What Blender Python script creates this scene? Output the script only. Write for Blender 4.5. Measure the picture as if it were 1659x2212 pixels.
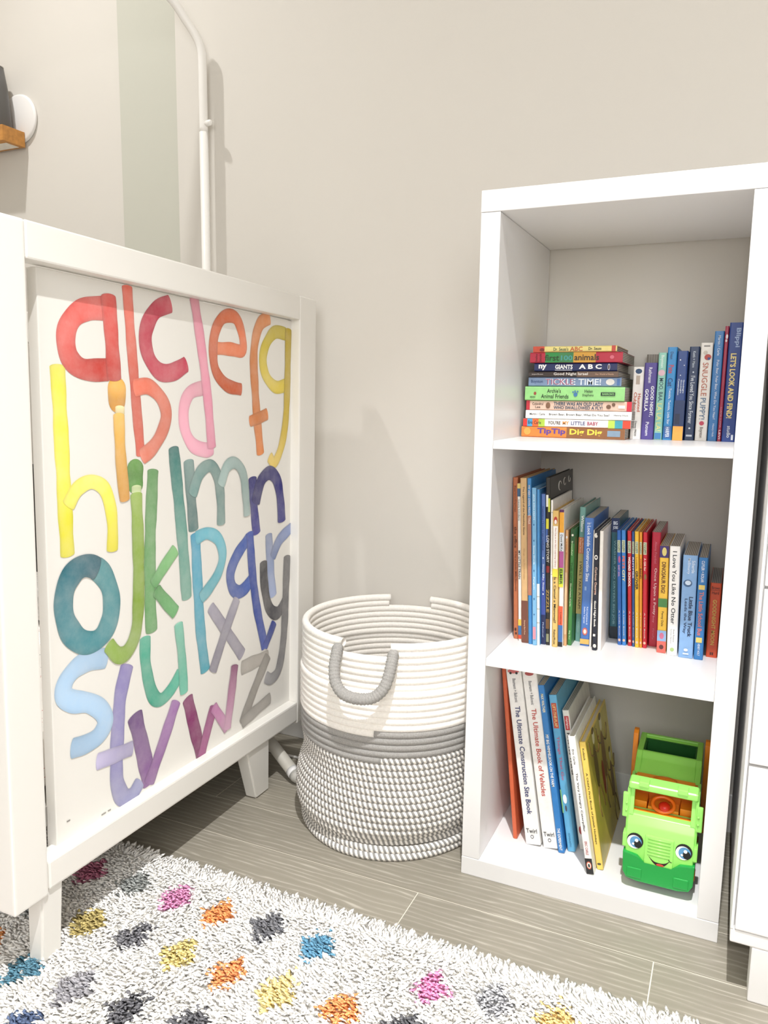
import bpy, bmesh, math, random
import numpy as np
from mathutils import Matrix, Vector

random.seed(7)
for o in list(bpy.data.objects):
    bpy.data.objects.remove(o)
scene = bpy.context.scene
COL = scene.collection

# ------------------------------------------------------------------ camera, world, lights, exposure
CAM = Vector((0.3692, -1.4858, 0.7877))
YAW, PITCH, ROLL, FPX = -0.4245, 0.1473, -0.0136, 1677.49


def camera_matrix():
    cy, sy, cp, sp = math.cos(YAW), math.sin(YAW), math.cos(PITCH), math.sin(PITCH)
    f = Vector((sy * cp, cy * cp, -sp))
    r = Vector((cy, -sy, 0))
    d = f.cross(r)
    r2 = math.cos(ROLL) * r + math.sin(ROLL) * d
    d2 = -math.sin(ROLL) * r + math.cos(ROLL) * d
    m = Matrix((r2, -d2, -f)).transposed().to_4x4()
    m.translation = CAM
    return m


cam_data = bpy.data.cameras.new('camera')
cam_data.sensor_fit = 'VERTICAL'
cam_data.sensor_height = 24.0
cam_data.lens = 24.0 * FPX / 2212.0
cam_data.clip_start = 0.01
cam = bpy.data.objects.new('camera', cam_data)
cam.matrix_world = camera_matrix()
COL.objects.link(cam)
scene.camera = cam

world = bpy.data.worlds.new('room_ambience')
scene.world = world
world.use_nodes = True
bg = world.node_tree.nodes['Background']
bg.inputs['Color'].default_value = (1.0, 0.985, 0.965, 1)
bg.inputs['Strength'].default_value = 0.3


def downlight(name, loc, power, color, spread, size=0.05):
    ld = bpy.data.lights.new(name, 'AREA')
    ld.shape = 'DISK'
    ld.size = size
    ld.energy = power
    ld.color = color
    ld.spread = math.radians(spread)     # recessed lamp: the can cuts off the wide angles
    o = bpy.data.objects.new(name, ld)
    o.location = loc
    COL.objects.link(o)
    return o


downlight('ceiling_downlight_over_crib', (-1.23, -0.54, 2.55), 12, (1.0, 0.985, 0.96), 120)
downlight('ceiling_downlight_over_rug', (0.36, -1.29, 2.55), 28, (1.0, 0.995, 0.985), 82)
wl = bpy.data.lights.new('added_front_fill', 'AREA')       # soft fill added behind the camera, placed at a made-up window
wl.shape = 'RECTANGLE'
wl.size, wl.size_y = 1.36, 1.12
wl.energy = 35
wl.color = (1.0, 1.0, 1.0)
wlo = bpy.data.objects.new('added_front_fill', wl)
wlo.location = (0.7, -2.585, 1.44)
wlo.rotation_euler = (math.radians(90), 0, 0)
COL.objects.link(wlo)

scene.cycles.diffuse_bounces = 8
vs = scene.view_settings
vs.view_transform = 'Standard'
vs.look = 'None'
vs.exposure = -0.15
vs.gamma = 1.0
vs.use_curve_mapping = False


# ------------------------------------------------------------------ helpers
def lin(h):
    if not isinstance(h, str):
        return tuple(h)[:3]
    c = [int(h[i:i + 2], 16) / 255 for i in (0, 2, 4)]
    return tuple(x / 12.92 if x <= 0.04045 else ((x + 0.055) / 1.055) ** 2.4 for x in c)


MATS = {}


def mat(name, color, rough=0.5, var=0.0, scale=20.0, bump=0.0, bscale=200.0, spec=0.5, metallic=0.0, stretch=None):
    """procedural material: base colour with optional noise variation and fine bump"""
    if name in MATS:
        return MATS[name]
    m = bpy.data.materials.new(name)
    m.use_nodes = True
    nt = m.node_tree
    b = nt.nodes['Principled BSDF']
    c = lin(color)
    b.inputs['Base Color'].default_value = (*c, 1)
    b.inputs['Roughness'].default_value = rough
    b.inputs['Specular IOR Level'].default_value = spec
    b.inputs['Metallic'].default_value = metallic
    if var or bump:
        tc = nt.nodes.new('ShaderNodeTexCoord')
        mp = nt.nodes.new('ShaderNodeMapping')
        nt.links.new(tc.outputs['Object'], mp.inputs['Vector'])
        if stretch:
            mp.inputs['Scale'].default_value = stretch
    if var:
        n = nt.nodes.new('ShaderNodeTexNoise')
        n.inputs['Scale'].default_value = scale
        n.inputs['Detail'].default_value = 4
        nt.links.new(mp.outputs['Vector'], n.inputs['Vector'])
        r = nt.nodes.new('ShaderNodeValToRGB')
        r.color_ramp.elements[0].position = 0.3
        r.color_ramp.elements[1].position = 0.7
        r.color_ramp.elements[0].color = (*[max(0, x * (1 - var)) for x in c], 1)
        r.color_ramp.elements[1].color = (*[min(1, x * (1 + var)) for x in c], 1)
        nt.links.new(n.outputs['Fac'], r.inputs['Fac'])
        nt.links.new(r.outputs['Color'], b.inputs['Base Color'])
    if bump:
        n2 = nt.nodes.new('ShaderNodeTexNoise')
        n2.inputs['Scale'].default_value = bscale
        n2.inputs['Detail'].default_value = 3
        nt.links.new(mp.outputs['Vector'], n2.inputs['Vector'])
        bp = nt.nodes.new('ShaderNodeBump')
        bp.inputs['Strength'].default_value = bump
        bp.inputs['Distance'].default_value = 0.001
        nt.links.new(n2.outputs['Fac'], bp.inputs['Height'])
        nt.links.new(bp.outputs['Normal'], b.inputs['Normal'])
    MATS[name] = m
    return m


def paint(h, rough=0.45):
    """plain printed / painted colour with a trace of ink variation"""
    return mat('print_' + h + '_%d' % int(rough * 100), h, rough, var=0.06, scale=90)


def mesh_obj(name, verts, faces, m, parent=None, smooth=False, loc=None):
    me = bpy.data.meshes.new(name)
    me.from_pydata([tuple(v) for v in verts], [], [tuple(f) for f in faces])
    me.update()
    if smooth:
        me.polygons.foreach_set('use_smooth', [True] * len(me.polygons))
    if m is not None:
        me.materials.append(m)
    o = bpy.data.objects.new(name, me)
    COL.objects.link(o)
    if parent is not None:
        o.parent = parent
    if loc is not None:
        o.location = loc
    return o


def from_bm(name, bm, m, parent=None, smooth=False):
    me = bpy.data.meshes.new(name)
    bmesh.ops.recalc_face_normals(bm, faces=bm.faces[:])
    bm.to_mesh(me)
    bm.free()
    if smooth:
        me.polygons.foreach_set('use_smooth', [True] * len(me.polygons))
    me.materials.append(m)
    o = bpy.data.objects.new(name, me)
    COL.objects.link(o)
    if parent is not None:
        o.parent = parent
    return o


def bm_box(bm, lo, hi, bevel=0.0, seg=2):
    r = bmesh.ops.create_cube(bm, size=1.0)
    vs_ = r['verts']
    s = [hi[i] - lo[i] for i in range(3)]
    c = [(hi[i] + lo[i]) / 2 for i in range(3)]
    for v in vs_:
        v.co = Vector([v.co[i] * s[i] + c[i] for i in range(3)])
    if bevel:
        es = list({e for v in vs_ for e in v.link_edges})
        bmesh.ops.bevel(bm, geom=es, offset=bevel, segments=seg, affect='EDGES', profile=0.6)


def box(name, lo, hi, m, parent=None, bevel=0.0, seg=2):
    bm = bmesh.new()
    bm_box(bm, lo, hi, bevel, seg)
    return from_bm(name, bm, m, parent)


def prism(name, poly, axis, a, b, m, parent=None, bevel=0.0, seg=2):
    """polygon in the two other axes extruded along axis from a to b"""
    bm = bmesh.new()
    idx = [i for i in range(3) if i != axis]

    def P(q, t):
        v = [0, 0, 0]
        v[idx[0]], v[idx[1]], v[axis] = q[0], q[1], t
        return bm.verts.new(v)
    A = [P(q, a) for q in poly]
    B = [P(q, b) for q in poly]
    n = len(poly)
    bm.faces.new(A)
    bm.faces.new(B[::-1])
    for i in range(n):
        bm.faces.new((A[i], A[(i + 1) % n], B[(i + 1) % n], B[i]))
    if bevel:
        bmesh.ops.bevel(bm, geom=bm.edges[:], offset=bevel, segments=seg, affect='EDGES', profile=0.6)
    return from_bm(name, bm, m, parent)


def tube(name, pts, rad, m, parent=None, seg=16, closed=False, caps=True):
    """round tube along a polyline; rad is one number or one per point"""
    P = [Vector(p) for p in pts]
    n = len(P)
    R = rad if hasattr(rad, '__len__') else [rad] * n
    T = []
    for i in range(n):
        a = P[(i - 1) % n] if (closed or i > 0) else P[i]
        b = P[(i + 1) % n] if (closed or i < n - 1) else P[i]
        T.append((b - a).normalized())
    up = Vector((0, 0, 1)) if abs(T[0].z) < 0.9 else Vector((1, 0, 0))
    N = (up - up.dot(T[0]) * T[0]).normalized()
    vv, ff = [], []
    for i in range(n):
        N = (N - N.dot(T[i]) * T[i]).normalized()
        Bn = T[i].cross(N)
        for k in range(seg):
            a = 2 * math.pi * k / seg
            vv.append(P[i] + R[i] * (math.cos(a) * N + math.sin(a) * Bn))
    for i in range(n if closed else n - 1):
        j = (i + 1) % n
        for k in range(seg):
            l = (k + 1) % seg
            ff.append((i * seg + k, i * seg + l, j * seg + l, j * seg + k))
    if caps and not closed:
        ff.append(tuple(range(seg))[::-1])
        ff.append(tuple((n - 1) * seg + k for k in range(seg)))
    o = mesh_obj(name, vv, ff, m, parent, smooth=True)
    return o


def smooth_by_angle(o, ang=0.6):
    me = o.data
    me.polygons.foreach_set('use_smooth', [True] * len(me.polygons))
    bm = bmesh.new()
    bm.from_mesh(me)
    for e in bm.edges:
        if len(e.link_faces) == 2 and e.calc_face_angle(0) > ang:
            e.smooth = False
    bm.to_mesh(me)
    bm.free()


def catmull(pts, per=6):
    P = [Vector(p) for p in pts]
    out = []
    for i in range(len(P) - 1):
        p0 = P[max(i - 1, 0)]
        p1, p2 = P[i], P[i + 1]
        p3 = P[min(i + 2, len(P) - 1)]
        for k in range(per):
            t = k / per
            out.append(0.5 * ((2 * p1) + (p2 - p0) * t + (2 * p0 - 5 * p1 + 4 * p2 - p3) * t * t + (3 * p1 - p0 - 3 * p2 + p3) * t ** 3))
    out.append(P[-1])
    return out


def disc(name, c, rx, ry, m, parent, plane='xz', n=24, off=0.0):
    """flat printed ellipse; c is 3-D centre; plane names its axes"""
    ax = {'x': 0, 'y': 1, 'z': 2}
    vv = []
    for k in range(n):
        a = 2 * math.pi * k / n
        v = list(c)
        v[ax[plane[0]]] += rx * math.cos(a)
        v[ax[plane[1]]] += ry * math.sin(a)
        vv.append(v)
    return mesh_obj(name, vv, [tuple(range(n))], m, parent)


def thing(name, label, cat, loc=(0, 0, 0), group=None, rot=None):
    o = bpy.data.objects.new(name, None)
    o.empty_display_size = 0.02
    COL.objects.link(o)
    o.location = loc
    if rot:
        o.rotation_euler = rot
    o['label'] = label
    o['category'] = cat
    if group:
        o['group'] = group
    return o


def tag(o, label, cat, group=None):
    o['label'] = label
    o['category'] = cat
    if group:
        o['group'] = group
    return o


def struct(o):
    o['kind'] = 'structure'
    return o


TEXT_CACHE = {}


def text_data(s, bold):
    key = (s, bold)
    if key not in TEXT_CACHE:
        cu = bpy.data.curves.new('txt', 'FONT')
        cu.body = s
        cu.resolution_u = 2
        cu.offset = bold
        cu.fill_mode = 'FRONT'
        ob = bpy.data.objects.new('txt', cu)
        me = ob.to_mesh()
        v = np.zeros(len(me.vertices) * 3)
        me.vertices.foreach_get('co', v)
        v = v.reshape(-1, 3)
        f = [tuple(p.vertices) for p in me.polygons]
        ob.to_mesh_clear()
        bpy.data.objects.remove(ob)
        bpy.data.curves.remove(cu)
        lo, hi = v.min(0), v.max(0)
        TEXT_CACHE[key] = ((v - lo)[:, :2] / np.maximum(hi - lo, 1e-6)[:2], f, (hi - lo)[:2])
    return TEXT_CACHE[key]


def lettering(name, s, origin, along, up, length, height, m, parent, bold=0.012, slant=0.0):
    """flat lettering: fills length x height starting at origin, reading along `along`"""
    v, f, _ = text_data(s, bold)
    O, A, U = Vector(origin), Vector(along), Vector(up)
    vv = [O + A * float(p[0] * length + slant * p[1] * height) + U * float(p[1] * height) for p in v]
    return mesh_obj(name, vv, f, m, parent)


# ------------------------------------------------------------------ materials of the room
M_WALL = mat('wall_paint', 'd3cfc8', 0.85, bump=0.05, bscale=500)
M_WHITE = mat('white_lacquer', 'e5e4e3', 0.4, bump=0.01, bscale=300)
M_SHELF = mat('white_foil_board', 'e4e3e3', 0.35)
M_CRIB = mat('crib_white_paint', 'e5e3de', 0.4, bump=0.01, bscale=250)
M_METAL = mat('white_powder_coat', 'eceae6', 0.3)
M_PAPER = mat('page_paper', 'cfc8bc', 0.8)
M_BOARDPAGE = mat('board_pages', 'bdb6aa', 0.7)


def page_material(name, c0, c1, freq):
    m = bpy.data.materials.new(name)
    m.use_nodes = True
    nt = m.node_tree
    b = nt.nodes['Principled BSDF']
    b.inputs['Roughness'].default_value = 0.8
    tc = nt.nodes.new('ShaderNodeTexCoord')
    w = nt.nodes.new('ShaderNodeTexWave')
    w.bands_direction = 'X'
    w.inputs['Scale'].default_value = freq
    w.inputs['Distortion'].default_value = 0.6
    nt.links.new(tc.outputs['Object'], w.inputs['Vector'])
    r = nt.nodes.new('ShaderNodeValToRGB')
    r.color_ramp.elements[0].color = (*lin(c0), 1)
    r.color_ramp.elements[1].color = (*lin(c1), 1)
    nt.links.new(w.outputs['Fac'], r.inputs['Fac'])
    nt.links.new(r.outputs['Color'], b.inputs['Base Color'])
    return m


M_PAPER = page_material('page_paper_layers', 'b3aca0', 'ded8cc', 320)
M_BOARDPAGE = page_material('board_page_layers', '6e675e', 'cfc8bc', 120)


def floor_material():
    m = bpy.data.materials.new('grey_wood_grain')
    m.use_nodes = True
    nt = m.node_tree
    b = nt.nodes['Principled BSDF']
    b.inputs['Roughness'].default_value = 0.42
    b.inputs['Specular IOR Level'].default_value = 0.35
    geo = nt.nodes.new('ShaderNodeNewGeometry')
    info = nt.nodes.new('ShaderNodeObjectInfo')
    add = nt.nodes.new('ShaderNodeVectorMath')
    add.operation = 'MULTIPLY_ADD'
    comb = nt.nodes.new('ShaderNodeCombineXYZ')
    nt.links.new(info.outputs['Random'], comb.inputs['X'])
    nt.links.new(info.outputs['Random'], comb.inputs['Z'])
    nt.links.new(comb.outputs[0], add.inputs[0])
    add.inputs[1].default_value = (9.0, 0.0, 3.0)
    nt.links.new(geo.outputs['Position'], add.inputs[2])
    mp = nt.nodes.new('ShaderNodeMapping')
    mp.inputs['Scale'].default_value = (1.3, 9.0, 1.0)
    nt.links.new(add.outputs[0], mp.inputs['Vector'])
    wv = nt.nodes.new('ShaderNodeTexWave')
    wv.bands_direction = 'Y'
    wv.inputs['Scale'].default_value = 3.2
    wv.inputs['Distortion'].default_value = 9.0
    wv.inputs['Detail'].default_value = 3.0
    wv.inputs['Detail Scale'].default_value = 1.2
    nt.links.new(mp.outputs['Vector'], wv.inputs['Vector'])
    n = nt.nodes.new('ShaderNodeTexNoise')
    n.inputs['Scale'].default_value = 14.0
    n.inputs['Detail'].default_value = 5
    nt.links.new(mp.outputs['Vector'], n.inputs['Vector'])
    r = nt.nodes.new('ShaderNodeValToRGB')
    e = r.color_ramp.elements
    e[0].position, e[0].color = 0.0, (*lin('8a8578'), 1)
    e[1].position, e[1].color = 1.0, (*lin('c6c0b4'), 1)
    x = e.new(0.72)
    x.color = (*lin('938d81'), 1)
    mx = nt.nodes.new('ShaderNodeMix')
    mx.data_type = 'FLOAT'
    mx.inputs[0].default_value = 0.42
    nt.links.new(wv.outputs['Fac'], mx.inputs[2])
    nt.links.new(n.outputs['Fac'], mx.inputs[3])
    nt.links.new(mx.outputs[0], r.inputs['Fac'])
    hsv = nt.nodes.new('ShaderNodeHueSaturation')
    mr = nt.nodes.new('ShaderNodeMapRange')
    mr.inputs['To Min'].default_value = 0.93
    mr.inputs['To Max'].default_value = 1.05
    nt.links.new(info.outputs['Random'], mr.inputs['Value'])
    nt.links.new(mr.outputs[0], hsv.inputs['Value'])
    nt.links.new(r.outputs['Color'], hsv.inputs['Color'])
    nt.links.new(hsv.outputs['Color'], b.inputs['Base Color'])
    bp = nt.nodes.new('ShaderNodeBump')
    bp.inputs['Strength'].default_value = 0.15
    bp.inputs['Distance'].default_value = 0.0006
    nt.links.new(mx.outputs[0], bp.inputs['Height'])
    nt.links.new(bp.outputs['Normal'], b.inputs['Normal'])
    return m


M_FLOOR = floor_material()
M_JOINT = mat('floor_joint_filler', 'd8d2c4', 0.7)

# ------------------------------------------------------------------ the room
floor = struct(box('floor', (-2.3, -2.6, -0.03), (2.4, 0.13, -0.0005), M_JOINT))
ROW0, ROWH = 0.016, 0.108
JOINTS = {4: [-1.5, -0.78, -0.045, 0.315, 1.1, 1.9], 3: [-1.9, -0.72, 0.62, 1.5], 2: [-1.4, -0.52, 0.47, 1.3], 1: [-1.7, -0.9, 0.55, 1.4], 0: [-1.2, -0.35, 0.8, 1.7]}
for k in range(-2, 20):
    y1 = ROW0 - ROWH * k
    y0 = y1 - ROWH
    xs = JOINTS.get(k)
    if xs is None:
        xs, x = [], -2.3 + random.uniform(0.2, 0.8)
        while x < 2.2:
            xs.append(x)
            x += random.choice([0.36, 0.72, 0.9, 1.1])
    xs = [-2.3] + xs + [2.4]
    y1c = min(y1, 0.13)
    if y1c - y0 < 0.02:
        continue
    for a, b_ in zip(xs[:-1], xs[1:]):
        L, Wd = b_ - a - 0.0016, (y1c - y0) - 0.0017
        o = box('plank', (-L / 2, -Wd / 2, -0.012), (L / 2, Wd / 2, 0), M_FLOOR, floor)
        o.location = ((a + b_) / 2, (y1c + y0) / 2, 0)

wall_back = struct(box('wall_back', (-0.823, 0.0, 0.0), (2.4, 0.13, 2.62), M_WALL))
wall_alcove = struct(box('wall_alcove', (-2.0, 0.113, 0.0), (-0.823, 0.2, 2.62), M_WALL))
M_STRIP = mat('grey_green_strip', 'c1c1b6', 0.85, bump=0.05, bscale=500)
strip_1 = struct(box('strip_1', (-1.081, 0.104, 0.0), (-0.824, 0.1128, 2.60), M_STRIP, bevel=0.001))  # grey-green strip, darker than the alcove wall beside it
wall_left = struct(box('wall_left', (-2.1, -2.7, 0.0), (-2.0, 0.2, 2.62), M_WALL))
wall_right = struct(box('wall_right', (2.4, -2.7, 0.0), (2.5, 0.13, 2.62), M_WALL))
added_window_1 = struct(box('added_window_1', (-0.04, -2.600, 0.82), (1.44, -2.597, 2.08), mat('added_window_glass', 'e8ecf0', 0.1)))  # unseen window, added to go with the soft fill light
for lo_, hi_ in (((-0.04, 0.82), (0.02, 2.08)), ((1.38, 0.82), (1.44, 2.08)), ((0.02, 0.82), (1.38, 0.88)), ((0.02, 2.02), (1.38, 2.08))):
    box('added_window_frame', (lo_[0], -2.5968, lo_[1]), (hi_[0], -2.565, hi_[1]), M_WHITE, added_window_1, bevel=0.002)
wall_front = struct(box('wall_front', (-2.1, -2.7, 0.0), (2.5, -2.6, 2.62), M_WALL))
ceiling = struct(box('ceiling', (-2.1, -2.7, 2.6), (2.5, 0.2, 2.7), mat('ceiling_paint', 'f0eee9', 0.9)))
trim_base = struct(box('baseboard_back', (-0.823, -0.006, 0.0), (2.4, 0.0, 0.073), M_WHITE, bevel=0.0015))
base_l = struct(box('baseboard_alcove', (-2.0, 0.098, 0.0), (-0.829, 0.104, 0.073), M_WHITE, bevel=0.0015))

# ------------------------------------------------------------------ crib
CT = -0.019        # the crib tips a little: its near legs stand on the rug
crib = thing('crib', 'white wooden crib with a framed end panel standing partly on the rug', 'crib', (-0.43, -0.46, 0.0), rot=(CT, 0, 0))
YL0, YL1, YR0, YR1 = -0.392, -0.337, 0.312, 0.377
TOP, LEN, TH = 0.9875, 1.32, 0.032


def crib_end(x0, x1, face):
    """frame of one end: two posts and two rails"""
    for a, b_, ylean in ((YL0, YL1, 0), (YR0, YR1, 0)):
        box('post', (x0, a, 0.111), (x1, b_, TOP), M_CRIB, crib, bevel=0.004, seg=3)
    box('top_rail', (x0, YL1 + 0.0004, 0.9415), (x1, YR0 - 0.0004, TOP), M_CRIB, crib, bevel=0.0025)
    box('bottom_rail', (x0, YL1 + 0.0004, 0.117), (x1, YR0 - 0.0004, 0.1585), M_CRIB, crib, bevel=0.0035)


crib_end(-TH, 0.0, 1)
crib_end(-LEN, -LEN + TH, -1)
for i in range(8):                                   # slats of the far end
    y = YL1 + (i + 0.5) * (YR0 - YL1) / 8
    box('slat', (-LEN + 0.009, y - 0.014, 0.157), (-LEN + 0.023, y + 0.014, 0.943), M_CRIB, crib, bevel=0.002)
for (ya, yb) in ((YR1 - 0.045, YR1 - 0.013), (YL0 + 0.013, YL0 + 0.045)):   # long sides
    box('side_rail', (-LEN + TH, ya, 0.9115), (-TH, yb, TOP - 0.004), M_CRIB, crib, bevel=0.003)
    box('side_rail', (-LEN + TH, ya, 0.158), (-TH, yb, 0.205), M_CRIB, crib, bevel=0.003)
    n = 15
    for i in range(n):
        x = -TH - (i + 1) * (LEN - 2 * TH) / (n + 1)
        box('slat', (x - 0.012, (ya + yb) / 2 - 0.006, 0.203), (x + 0.012, (ya + yb) / 2 + 0.006, 0.9135), M_CRIB, crib, bevel=0.002)
box('mattress_base', (-LEN + 0.04, YL0 + 0.05, 0.185), (-0.036, YR1 - 0.05, 0.213), mat('slate_board', '8d8a85', 0.7), crib)


def crib_leg(yc_top, wt, yc_bot, wb, xo, zb, s):
    """tapered splayed leg under the end frame"""
    bm = bmesh.new()
    vv = []
    for z, yc, w, dx, t in ((0.121, yc_top, wt, 0.0, 0.030), (zb, yc_bot, wb, xo, 0.026)):
        for px, py in ((0, -w / 2), (0, w / 2), (-t, w / 2), (-t, -w / 2)):
            vv.append(bm.verts.new((-0.004 * s + dx * s + px * s, yc + py, z)))
    bm.faces.new(vv[0:4])
    bm.faces.new(vv[4:8][::-1])
    for i in range(4):
        j = (i + 1) % 4
        bm.faces.new((vv[i], vv[j], vv[4 + j], vv[4 + i]))
    bmesh.ops.bevel(bm, geom=bm.edges[:], offset=0.003, segments=2, affect='EDGES')
    return from_bm('leg', bm, M_CRIB, crib)


E1 = crib_leg(0.172, 0.078, 0.200, 0.046, -0.008, 0.004, 1)
E2 = crib_leg(-0.327, 0.036, -0.329, 0.034, -0.004, 0.010, 1)
for yy, zb in ((0.185, 0.004), (-0.33, 0.008)):
    l = crib_leg(yy, 0.06, yy, 0.04, -0.008, zb, -1)
    l.location.x = -LEN

# mattress, pillow and dark cushion inside the crib (glimpsed beside the canvas)


def bedding_material():
    m = bpy.data.materials.new('white_sheet_with_red_and_black_marks')
    m.use_nodes = True
    nt = m.node_tree
    b = nt.nodes['Principled BSDF']
    b.inputs['Roughness'].default_value = 0.9
    tc = nt.nodes.new('ShaderNodeTexCoord')
    mp = nt.nodes.new('ShaderNodeMapping')
    mp.inputs['Scale'].default_value = (34, 34, 60)
    nt.links.new(tc.outputs['Object'], mp.inputs['Vector'])
    v = nt.nodes.new('ShaderNodeTexVoronoi')
    v.feature = 'F1'
    nt.links.new(mp.outputs['Vector'], v.inputs['Vector'])
    r = nt.nodes.new('ShaderNodeValToRGB')
    r.color_ramp.interpolation = 'CONSTANT'
    r.color_ramp.elements[0].color = (1, 1, 1, 1)
    r.color_ramp.elements[1].position = 0.2
    r.color_ramp.elements[1].color = (0, 0, 0, 1)
    nt.links.new(v.outputs['Distance'], r.inputs['Fac'])
    r2 = nt.nodes.new('ShaderNodeValToRGB')
    r2.color_ramp.interpolation = 'CONSTANT'
    e = r2.color_ramp.elements
    e[0].color = (*lin('c05a5a'), 1)
    e[1].position = 0.4
    e[1].color = (*lin('4a4a4e'), 1)
    x = e.new(0.65)
    x.color = (*lin('efece8'), 1)
    sp = nt.nodes.new('ShaderNodeSeparateColor')
    nt.links.new(v.outputs['Color'], sp.inputs[0])
    nt.links.new(sp.outputs[0], r2.inputs['Fac'])
    mx = nt.nodes.new('ShaderNodeMix')
    mx.data_type = 'RGBA'
    nt.links.new(r.outputs['Color'], mx.inputs[0])
    mx.inputs[6].default_value = (*lin('f2efeb'), 1)
    nt.links.new(r2.outputs['Color'], mx.inputs[7])
    nt.links.new(mx.outputs[2], b.inputs['Base Color'])
    return m


mt = thing('crib_mattress', 'white mattress with red and black printed sheet inside the crib', 'mattress', (-1.09, -0.468, 0.222), rot=(CT, 0, 0))
box('sheet', (-0.60, -0.31, 0.0), (0.60, 0.30, 0.085), bedding_material(), mt, bevel=0.02, seg=3)
cushion = thing('dark_cushion', 'black cushion propped inside the crib behind the canvas', 'cushion', (-1.17, -0.185, 0.31), rot=(CT - 0.06, 0, 0))
box('cushion_cover', (-0.17, -0.03, 0.0), (0.17, 0.03, 0.31), mat('black_knit', '2c2a28', 0.95, var=0.2, scale=300, bump=0.4, bscale=400), cushion, bevel=0.022, seg=3)
pil = thing('grey_pillow', 'pale grey knitted pillow lying in the crib behind the canvas', 'pillow', (-1.03, -0.29, 0.31), rot=(CT, 0, 0))
box('pillow_cover', (-0.17, -0.07, 0.0), (0.17, 0.07, 0.075), mat('grey_knit', 'b9b6b3', 0.95, var=0.25, scale=120, bump=0.5, bscale=300), pil, bevel=0.03, seg=4)

# ------------------------------------------------------------------ alphabet canvas
CW, CH, CD = 0.622, 0.7885, 0.018
canvas = thing('alphabet_canvas', 'white canvas print of the alphabet in rainbow watercolour letters set in the crib end', 'canvas print', (-0.45, -0.446, 0.1505), rot=(-0.018, 0, 0))
M_CANVAS = mat('canvas_weave', 'e6e4df', 0.75, bump=0.08, bscale=900)
box('stretched_canvas', (-CD, -CW / 2 - 0.004, 0.0), (0, CW / 2 - 0.008, CH), M_CANVAS, canvas, bevel=0.0015)


def watercolour_material():
    m = bpy.data.materials.new('watercolour_ink')
    m.use_nodes = True
    nt = m.node_tree
    b = nt.nodes['Principled BSDF']
    b.inputs['Roughness'].default_value = 0.75
    at_ = nt.nodes.new('ShaderNodeAttribute')
    at_.attribute_name = 'ink'
    tc = nt.nodes.new('ShaderNodeTexCoord')
    n = nt.nodes.new('ShaderNodeTexNoise')
    n.inputs['Scale'].default_value = 16
    n.inputs['Detail'].default_value = 6
    n.inputs['Roughness'].default_value = 0.65
    nt.links.new(tc.outputs['Object'], n.inputs['Vector'])
    r = nt.nodes.new('ShaderNodeMapRange')
    r.inputs['From Min'].default_value = 0.3
    r.inputs['From Max'].default_value = 0.7
    r.inputs['To Min'].default_value = 0.0
    r.inputs['To Max'].default_value = 0.21
    nt.links.new(n.outputs['Fac'], r.inputs['Value'])
    mx = nt.nodes.new('ShaderNodeMix')
    mx.data_type = 'RGBA'
    nt.links.new(r.outputs[0], mx.inputs[0])
    nt.links.new(at_.outputs['Color'], mx.inputs[6])
    mx.inputs[7].default_value = (*lin('f0ece6'), 1)
    nt.links.new(mx.outputs[2], b.inputs['Base Color'])
    return m


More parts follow.
